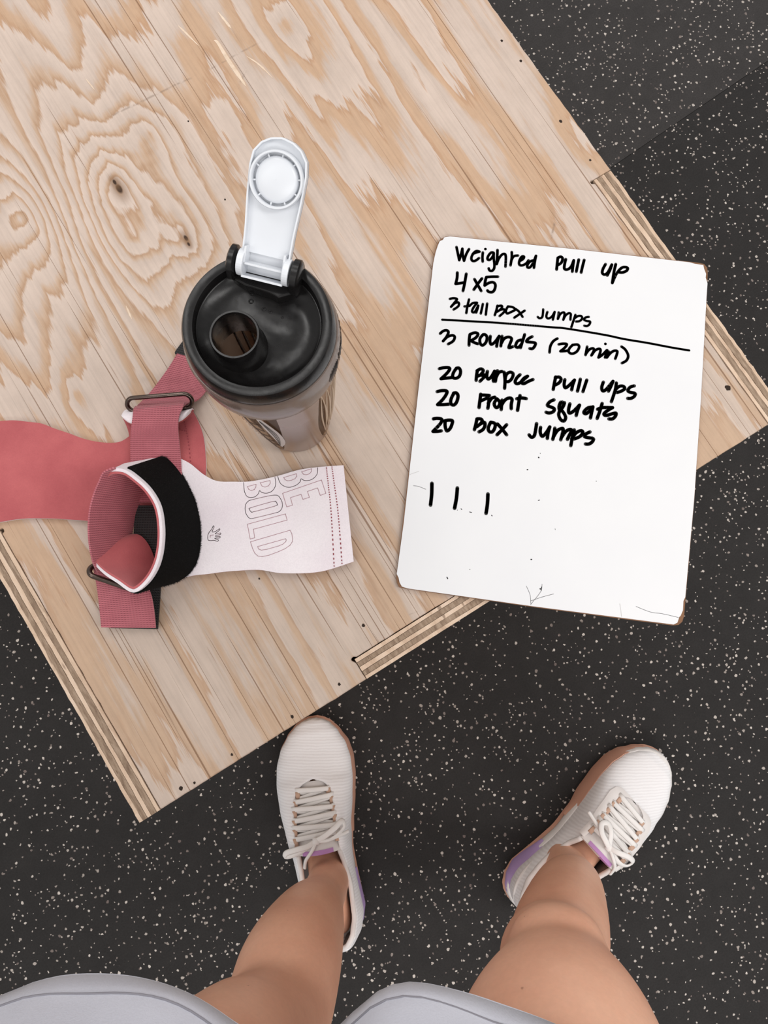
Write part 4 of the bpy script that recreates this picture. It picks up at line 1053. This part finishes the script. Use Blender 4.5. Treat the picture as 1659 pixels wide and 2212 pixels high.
parts.append(limb([(-.062, -.340, .045, .026, .032), (-.064, -.340, .085, .027, .031), (-.069, -.342, .13, .029, .033), (-.078, -.342, .20, .042, .046), (-.088, -.350, .29, .052, .056), (-.094, -.366, .36, .051, .052),
                   (-.105, -.348, .43, .052, .050), (-.112, -.335, .48, .055, .053), (-.121, -.338, .54, .066, .064), (-.135, -.355, .62, .078, .078), (-.145, -.375, .74, .086, .092), (-.160, -.39, .84, .088, .100)]))
parts.append(limb([(.247, -.326, .045, .027, .032), (.246, -.324, .085, .028, .031), (.241, -.322, .13, .030, .033), (.218, -.312, .20, .040, .044), (.188, -.314, .29, .048, .051), (.166, -.310, .36, .047, .047),
                   (.148, -.286, .43, .045, .047), (.141, -.282, .48, .048, .048), (.128, -.290, .54, .070, .064), (.108, -.320, .61, .084, .075), (.060, -.345, .74, .088, .092), (.010, -.375, .84, .090, .100)]))
parts.append(limb([(-.075, -.385, .76, .15, .09), (-.075, -.385, .84, .175, .105), (-.075, -.385, .92, .165, .10), (-.075, -.39, .98, .145, .088)]))
parts.append(foot_parts(LH, LT, 1)); parts.append(foot_parts(RH, RT, -1))
# kneecaps
def blob(c, rx, ry, rz):
    rings = []
    for i in range(1, 12):
        a = PI * i / 12; rings.append([Vector((c[0] + rx * math.sin(a) * math.cos(q), c[1] + ry * math.sin(a) * math.sin(q), c[2] + rz * math.cos(a))) for q in [2 * PI * k / 20 for k in range(20)]])
    return loft(rings)
parts.append(blob((-.110, -.309, .466), .034, .024, .040)); parts.append(blob((.143, -.253, .470), .038, .027, .034))
V, Fc = merge(parts)
body = mobj('body', V, Fc, M['skin'], pe)
rm = body.modifiers.new('remesh', 'REMESH'); rm.mode = 'VOXEL'; rm.voxel_size = 0.0055; rm.use_smooth_shade = True
smt = body.modifiers.new('smooth', 'SMOOTH'); smt.factor = 0.6; smt.iterations = 8

# shorts: two wide legs and a seat, one cloth surface
def cloth(c, pts_front, z, back, n=500):
    P = [W(x, y, z) for x, y in pts_front] + [Vector(b_) for b_ in back]
    return [Vector(q) for q in catmull([tuple(p) for p in P], n, closed=True)]
hemL = cloth(None, [(-40, 2215), (30, 2150), (100, 2122), (180, 2111), (290, 2117), (400, 2150), (500, 2212), (590, 2290)], .625, [(-.035, -.33, .625), (-.05, -.40, .62), (-.12, -.44, .62), (-.21, -.43, .62), (-.265, -.37, .62)])
hemR = cloth(None, [(735, 2260), (785, 2180), (835, 2140), (900, 2129), (1000, 2150), (1090, 2179), (1180, 2212), (1290, 2262), (1380, 2330)], .635, [(.212, -.36, .635), (.19, -.41, .63), (.11, -.43, .63), (.02, -.41, .63), (-.01, -.34, .63)])
def order(ring, c):
    c = Vector(c); R2 = sorted(ring, key=lambda p: math.atan2(p.y - c.y, p.x - c.x)); return R2
def resample_ang(ring, c, n=96):
    c = Vector((c[0], c[1], 0)); pts = [(math.atan2(p.y - c.y, p.x - c.x), p) for p in ring]; pts.sort(key=lambda t: t[0]); out = []
    m = len(pts)
    for k in range(n):
        a = -PI + 2 * PI * k / n
        j = next((i for i in range(m) if pts[i][0] >= a), 0); p0, p1 = pts[j - 1], pts[j]
        d = (p1[0] - p0[0]) % (2 * PI); w = ((a - p0[0]) % (2 * PI)) / d if d > 1e-6 else 0
        out.append(p0[1].lerp(p1[1], min(1, w)))
    return out
def ring_at(cx_, cy_, z, rx, ry, n=96): return [Vector((cx_ + rx * math.cos(-PI + 2 * PI * k / n), cy_ + ry * math.sin(-PI + 2 * PI * k / n), z)) for k in range(n)]
def lerp_ring(a, b_, t): return [p.lerp(q, t) for p, q in zip(a, b_)]
def leg_cloth(hem, c, topc, r1):
    h = resample_ang(hem, c)
    tr = ring_at(topc[0], topc[1], topc[2], r1[0], r1[1])
    rings = [lerp_ring(h, tr, 0.0)]
    for i in range(1, 17):
        t = i / 16; R_ = lerp_ring(h, tr, t)
        if i < 16: R_ = [p + Vector((math.sin(k * 2 * PI * 5 / 96 + i * 0.5) * 0.0022, math.cos(k * 2 * PI * 7 / 96 + i * 0.4) * 0.0022, 0)) for k, p in enumerate(R_)]
        rings.append(R_)
    return rings
shortsV = []
RL = leg_cloth(hemL, (-.15, -.33), (-.170, -.385, .80), (.125, .125))
RR = leg_cloth(hemR, (.09, -.32), (.020, -.38, .80), (.125, .125))
hip = [ring_at(-.075, -.385, .785, .205, .118), ring_at(-.075, -.385, .84, .205, .128), ring_at(-.075, -.385, .92, .185, .120), ring_at(-.075, -.39, .99, .158, .102)]
V, Fc = merge([loft(RL, cap=False), loft(RR, cap=False), loft(hip, cap=False)])
sh = mobj('shorts', V, Fc, M['jersey'], pe)
so = sh.modifiers.new('solid', 'SOLIDIFY'); so.thickness = 0.0022; so.offset = 1
def hem_line(rings, i, name, r=0.0007, off=0.0018, dz=0.0):
    R_ = rings[i]; nxt = rings[i + 1]; c = sum(R_, Vector()) / len(R_)
    P = []
    for p, q in zip(R_, nxt):
        w = p.lerp(q, dz); o_ = (w - c); o_.z = 0; P.append(w + o_.normalized() * off)
    return tube(P, r, 6, closed=True)
V, Fc = merge([hem_line(RL, 0, '', 0.0022, 0.0, 0.0), hem_line(RR, 0, '', 0.0022, 0.0, 0.0)]); mobj('hem', V, Fc, M['jersey'], sh)
V, Fc = merge([hem_line(RL, 1, '', 0.0008, 0.0024, 0.2), hem_line(RR, 1, '', 0.0008, 0.0024, 0.2)]); mobj('hem_seam', V, Fc, simple('grey_seam', (142, 140, 148), 0.9), sh)

# shoes
def interp(K, t):
    if t <= K[0][0]: return K[0][1]
    for (a, b_), (c_, d_) in zip(K, K[1:]):
        if t <= c_:
            u = (t - a) / (c_ - a); u = u * u * (3 - 2 * u) * 0.4 + u * 0.6; return b_ + (d_ - b_) * u
    return K[-1][1]
KW = [(0, .004), (.012, .016), (.03, .0235), (.07, .031), (.13, .0350), (.25, .0350), (.38, .0355), (.5, .041), (.62, .0475), (.72, .0505), (.80, .0495), (.87, .044), (.93, .0335), (.97, .0225), (.99, .0125), (1, .003)]
KH = [(0, .060), (.03, .077), (.07, .080), (.14, .070), (.22, .063), (.30, .063), (.38, .067), (.45, .080), (.50, .082), (.60, .072), (.70, .060), (.80, .049), (.88, .043), (.94, .038), (.98, .030), (1, .022)]
KO = [(0, .001), (.015, .006), (.04, .015), (.08, .022), (.15, .0275), (.28, .0305), (.38, .0285), (.44, .0270), (.50, .0270), (.60, .0265), (.69, .0235), (.725, .0160), (.745, 0.0), (1, 0)]
def shoe(tag_label, heel, toe, side):
    """side +1: the inner (medial) edge is on the +s side"""
    f = (toe - heel).normalized(); L = (toe - heel).length; sx_ = Vector((f.y, -f.x, 0))
    def cen(t): return side * (-0.0085 * math.sin(PI * min(1, max(0, (t - 0.12) / 0.88))))
    def P(t, s, z): return heel + f * (t * L) + sx_ * (s + cen(t)) + Vector((0, 0, z + 0.010 * max(0, (t - 0.82) / 0.18) ** 2))
    ts = [0.5 - 0.5 * math.cos(PI * i / 80) for i in range(81)]
    NS = 16
    def side_pts(t, sg, dw=0.0, dz=0.0, z0=0.024, do=0.0):
        w, h, o_ = interp(KW, t) - 0.0015 + dw, interp(KH, t) + dz, min(interp(KO, t) + do, interp(KW, t) * 0.8)
        if interp(KO, t) <= 0: o_ = 0.0
        if sg == side and t < .36: w -= 0.001
        R_ = []
        for j in range(NS + 1):
            a = j / NS * PI / 2
            if o_ > 0.012 and t < .45: xx = o_ + (w - o_) * (1 - (j / NS) ** 1.35) + 0.0035 * math.sin(PI * j / NS); zz = z0 + (h - z0) * (j / NS)
            else: xx = o_ + (w - o_) * math.cos(a) ** 0.85; zz = z0 + (h - z0) * math.sin(a) ** 0.80
            R_.append((xx * sg, zz))
        return R_
    V, F_ = [], []
    for t in ts:
        Lp, Rp = side_pts(t, -1), side_pts(t, 1)
        for s, z in Lp + Rp[::-1]: V.append(P(t, s, z))
    m = 2 * (NS + 1)
    for i in range(80):
        tm = (ts[i] + ts[i + 1]) / 2; gap = interp(KO, ts[i]) > 0.0005 or interp(KO, ts[i + 1]) > 0.0005
        for j in range(m - 1):
            if j == NS and gap: continue
            F_.append((i * m + j, i * m + j + 1, (i + 1) * m + j + 1, (i + 1) * m + j))
    up = mobj('shoe', V, F_, M['knit'], pe, label=tag_label)
    wd_ = up.modifiers.new('weld', 'WELD'); wd_.merge_threshold = 0.0004
    s_ = up.modifiers.new('solid', 'SOLIDIFY'); s_.thickness = 0.0035; s_.offset = -1; 
    sb = up.modifiers.new('sub', 'SUBSURF'); sb.levels = 1; sb.render_levels = 1
    # sole
    def sole(name, z0, z1, grow, mat, t0=0.0, t1=1.0, bulge=0.0015, label=None):
        rings = []; n = 60
        for z, gx in ((z0, grow - .0015), (z0 + .002, grow), ((z0 + z1) / 2, grow + bulge), (z1 - .002, grow), (z1, grow - .0015)):
            ring = []
            for sg in (1, -1):
                for i in range(n + 1):
                    u = i / n if sg == 1 else 1 - i / n
                    t = t0 + (t1 - t0) * (0.5 - 0.5 * math.cos(PI * u))
                    ring.append(P(t, sg * (interp(KW, t) + gx), z) + f * ((gx if t > .5 else -gx) * abs(2 * t - 1) ** 6))
            rings.append(ring)
        V, F2 = loft(rings); return mobj(name, V, F2, mat, up, label=label, angle=50)
    sole('outsole', 0.0, 0.009, 0.0022, M['salmon'])
    sole('midsole', 0.009, 0.027, 0.0010, M['shoe_white'])
    # coloured rubber wraps on the inner side: salmon forefoot and lilac heel
    def wrap(name, sg, t0, t1, z0, z1, grow, mat, tap=0.25):
        G = []
        for i in range(40):
            u = i / 39; t = t0 + (t1 - t0) * u; k = min(1, min(u, 1 - u) / tap); row = []
            for j in range(8):
                v = j / 7; zz = z0 + (z1 - z0) * (0.5 + (v - .5) * (0.25 + 0.75 * k)); row.append(P(t, sg * (interp(KW, t) + grow - 0.006 * v * v), zz))
            G.append(row)
        N_ = gnormals(G); cc = P((t0 + t1) / 2, 0, .02)
        if (G[20][3] - cc).dot(N_[20][3]) < 0: N_ = [[-x for x in r] for r in N_]
        return sheet(name, G, 0.0, 0.0012, mat, up, N_)
    wrap('forefoot_wrap', side, 0.46, 0.97, 0.004, 0.031, 0.0042, M['salmon'])
    wrap('forefoot_wrap', -side, 0.52, 0.90, 0.004, 0.022, 0.0022, M['salmon'])
    wrap('heel_wrap', side, 0.012, 0.30, 0.010, 0.034, 0.0030, M['lilac'], 0.4)
    wrap('heel_wrap', -side, 0.006, 0.10, 0.010, 0.028, 0.0030, M['lilac'], 0.4)
    # inner heel ridge
    rg = [P(t, side * (interp(KW, t) - 0.003), z) for t, z in ((.015, .050), (.06, .058), (.13, .054), (.22, .042), (.30, .032))]
    V, F2 = tube(catmull([tuple(q) for q in rg], 24), [0.0008 + 0.0016 * math.sin(PI * i / 23) for i in range(24)], 8); mobj('heel_ridge', V, F2, M['shoe_soft'], up)
    # padded collar edge
    for sg in (-1, 1):
        pth = [P(t, sg * interp(KO, t), interp(KH, t) - .001) for t in [0.006 + 0.44 * i / 30 for i in range(31)]]
        V, F2 = tube(pth, 0.0034, 10); mobj('collar', V, F2, M['shoe_soft'], up)
    # lining
    G = []
    for sg in (-1,):
        pass
    for sg in (-1, 1):
        G = [[P(t, sg * (interp(KO, t) - 0.002 + 0.004 * (1 - v)), .030 + (interp(KH, t) - .031) * v) for v in [j / 9 for j in range(10)]] for t in [0.02 + 0.43 * i / 29 for i in range(30)]]
        V, F2, UV = slab(G, -0.0006, 0.0006); mobj('lining', V, F2, M['sock'], up)
    # eyestays
    for sg in (-1, 1):
        G = []
        for i in range(34):
            t = 0.455 + 0.285 * i / 33; row = []
            pr = side_pts(t, sg)
            for j in range(6):
                q = NS - j * (0.9 if t > .45 else .8); a = int(q); w_ = q - a
                s = pr[a][0] * (1 - w_) + pr[min(a + 1, NS)][0] * w_; z = pr[a][1] * (1 - w_) + pr[min(a + 1, NS)][1] * w_
                row.append(P(t, s, z))
            G.append(row)
        N_ = gnormals(G)
        if N_[15][2].z < 0: N_ = [[-x for x in r] for r in N_]
        sheet('eyestay', G, 0.0005, 0.0022, M['shoe_soft'], up, N_)
    # tongue
    G = []
    for i in range(36):
        u = i / 35; t = 0.735 - 0.290 * u; hh = interp(KH, t) - 0.0030 * (1 - u) + 0.013 * max(0, u - 0.75) / 0.25
        ww = 0.0270 + 0.0010 * u
        G.append([P(t, ww * v, hh - 0.0095 * v * v * (0.4 + u)) for v in [-1 + 2 * j / 12 for j in range(13)]])
    N_ = gnormals(G)
    if N_[10][6].z < 0: N_ = [[-x for x in r] for r in N_]
    tg = sheet('tongue', G, -0.0035, 0.0015, M['shoe_soft'], up, N_)
    G = [[G[i][j] for j in range(2, 11)] for i in range(33, 36)]; N3 = [[N_[i][j] for j in range(2, 11)] for i in range(33, 36)]
    sheet('tongue_tape', G, -0.0040, 0.0024, M['orchid'], up, N3)
    # tape loops and laces
    rows = [0.705, 0.668, 0.631, 0.594, 0.557, 0.522]
    lp = []
    def top_z(t, s): 
        o_ = interp(KO, t); h = interp(KH, t); return h + 0.003 - max(0, abs(s) - o_) * 0.55
    for k, t in enumerate(rows):
        e = interp(KO, t) + 0.0045
        P0 = [P(t + (0.006 if k % 2 else -0.006) * v, e * v, top_z(t, e * v) + 0.0025 * (1 - v * v)) for v in [-1 + 2 * i / 10 for i in range(11)]]
        lp.append(tube(P0, 0.0034, 8, flat=0.36))
        if k < len(rows) - 1:
            t2 = rows[k + 1]; e2 = interp(KO, t2) + 0.003
            for sg in (-1, 1):
                lp.append(tube([P(t + (t2 - t) * u, sg * (e * .9 - (e + e2) * .9 * u), top_z(t, 0) + 0.0002 + 0.0012 * sg * math.sin(PI * u)) for u in [i / 8 for i in range(9)]], 0.0030, 8, flat=0.3))
        for sg in (-1, 1):
            b0 = P(t - 0.018, sg * (e - 0.001), top_z(t, e) + 0.0030)
            bm_ = tube([b0 - sx_ * sg * 0.0035 + f * 0.0050, b0 - sx_ * sg * 0.0035 - f * 0.0050], 0.0032, 8, flat=0.4); mobj('eyelet_tape', *bm_, M['tab'], up)
    # bow
    tb = 0.505; zb = interp(KH, tb) + 0.010
    kn = P(tb, 0, zb)
    def arc(pts, r=0.0036, flat=0.4, n=26): return tube(catmull([tuple(kn + sx_ * a + f * b_ + Vector((0, 0, c))) for a, b_, c in pts], n), r, 8, flat=flat)
    if side > 0:
        lp += [arc([(0, 0, 0), (.012, .006, .006), (.026, .014, .006), (.036, .020, .000), (.038, .012, -.004), (.028, .004, .000), (.014, -.001, .002), (0, 0, 0)]),
               arc([(0, 0, 0), (-.012, -.004, .004), (-.026, -.006, .003), (-.040, -.010, -.004), (-.042, -.016, -.008), (-.028, -.013, -.002), (-.012, -.006, .002), (0, 0, 0)]),
               arc([(0, 0, 0), (.014, .000, .004), (.028, .002, -.001), (.042, .004, -.010)], 0.0022, 0.7), arc([(0, 0, 0), (-.006, -.010, .003), (-.016, -.022, -.002), (-.020, -.034, -.012)], 0.0022, 0.7)]
    else:
        lp += [arc([(0, 0, 0), (-.010, .002, .007), (-.022, .006, .007), (-.028, .014, .003), (-.022, .020, .002), (-.012, .014, .005), (0, 0, 0)]),
               arc([(0, 0, 0), (.010, .004, .006), (.024, .010, .003), (.036, .010, -.006), (.034, .000, -.008), (.020, -.004, -.001), (0, 0, 0)]),
               arc([(0, 0, 0), (-.014, .004, .005), (-.028, .008, .000), (-.046, .012, -.008)], 0.0024, 0.7), arc([(0, 0, 0), (.012, -.006, .004), (.024, -.012, -.004), (.030, -.022, -.014)], 0.0022, 0.7)]
    lp.append(tube([kn - sx_ * 0.004, kn + sx_ * 0.004], 0.0048, 10, flat=0.7))
    V, F2 = merge(lp); mobj('laces', V, F2, M['lace'], up)
    return up
shoe('white knit training shoe on the left foot, laces tied', LH, LT, 1)
shoe('white knit training shoe on the right foot, lilac heel', RH, RT, -1)
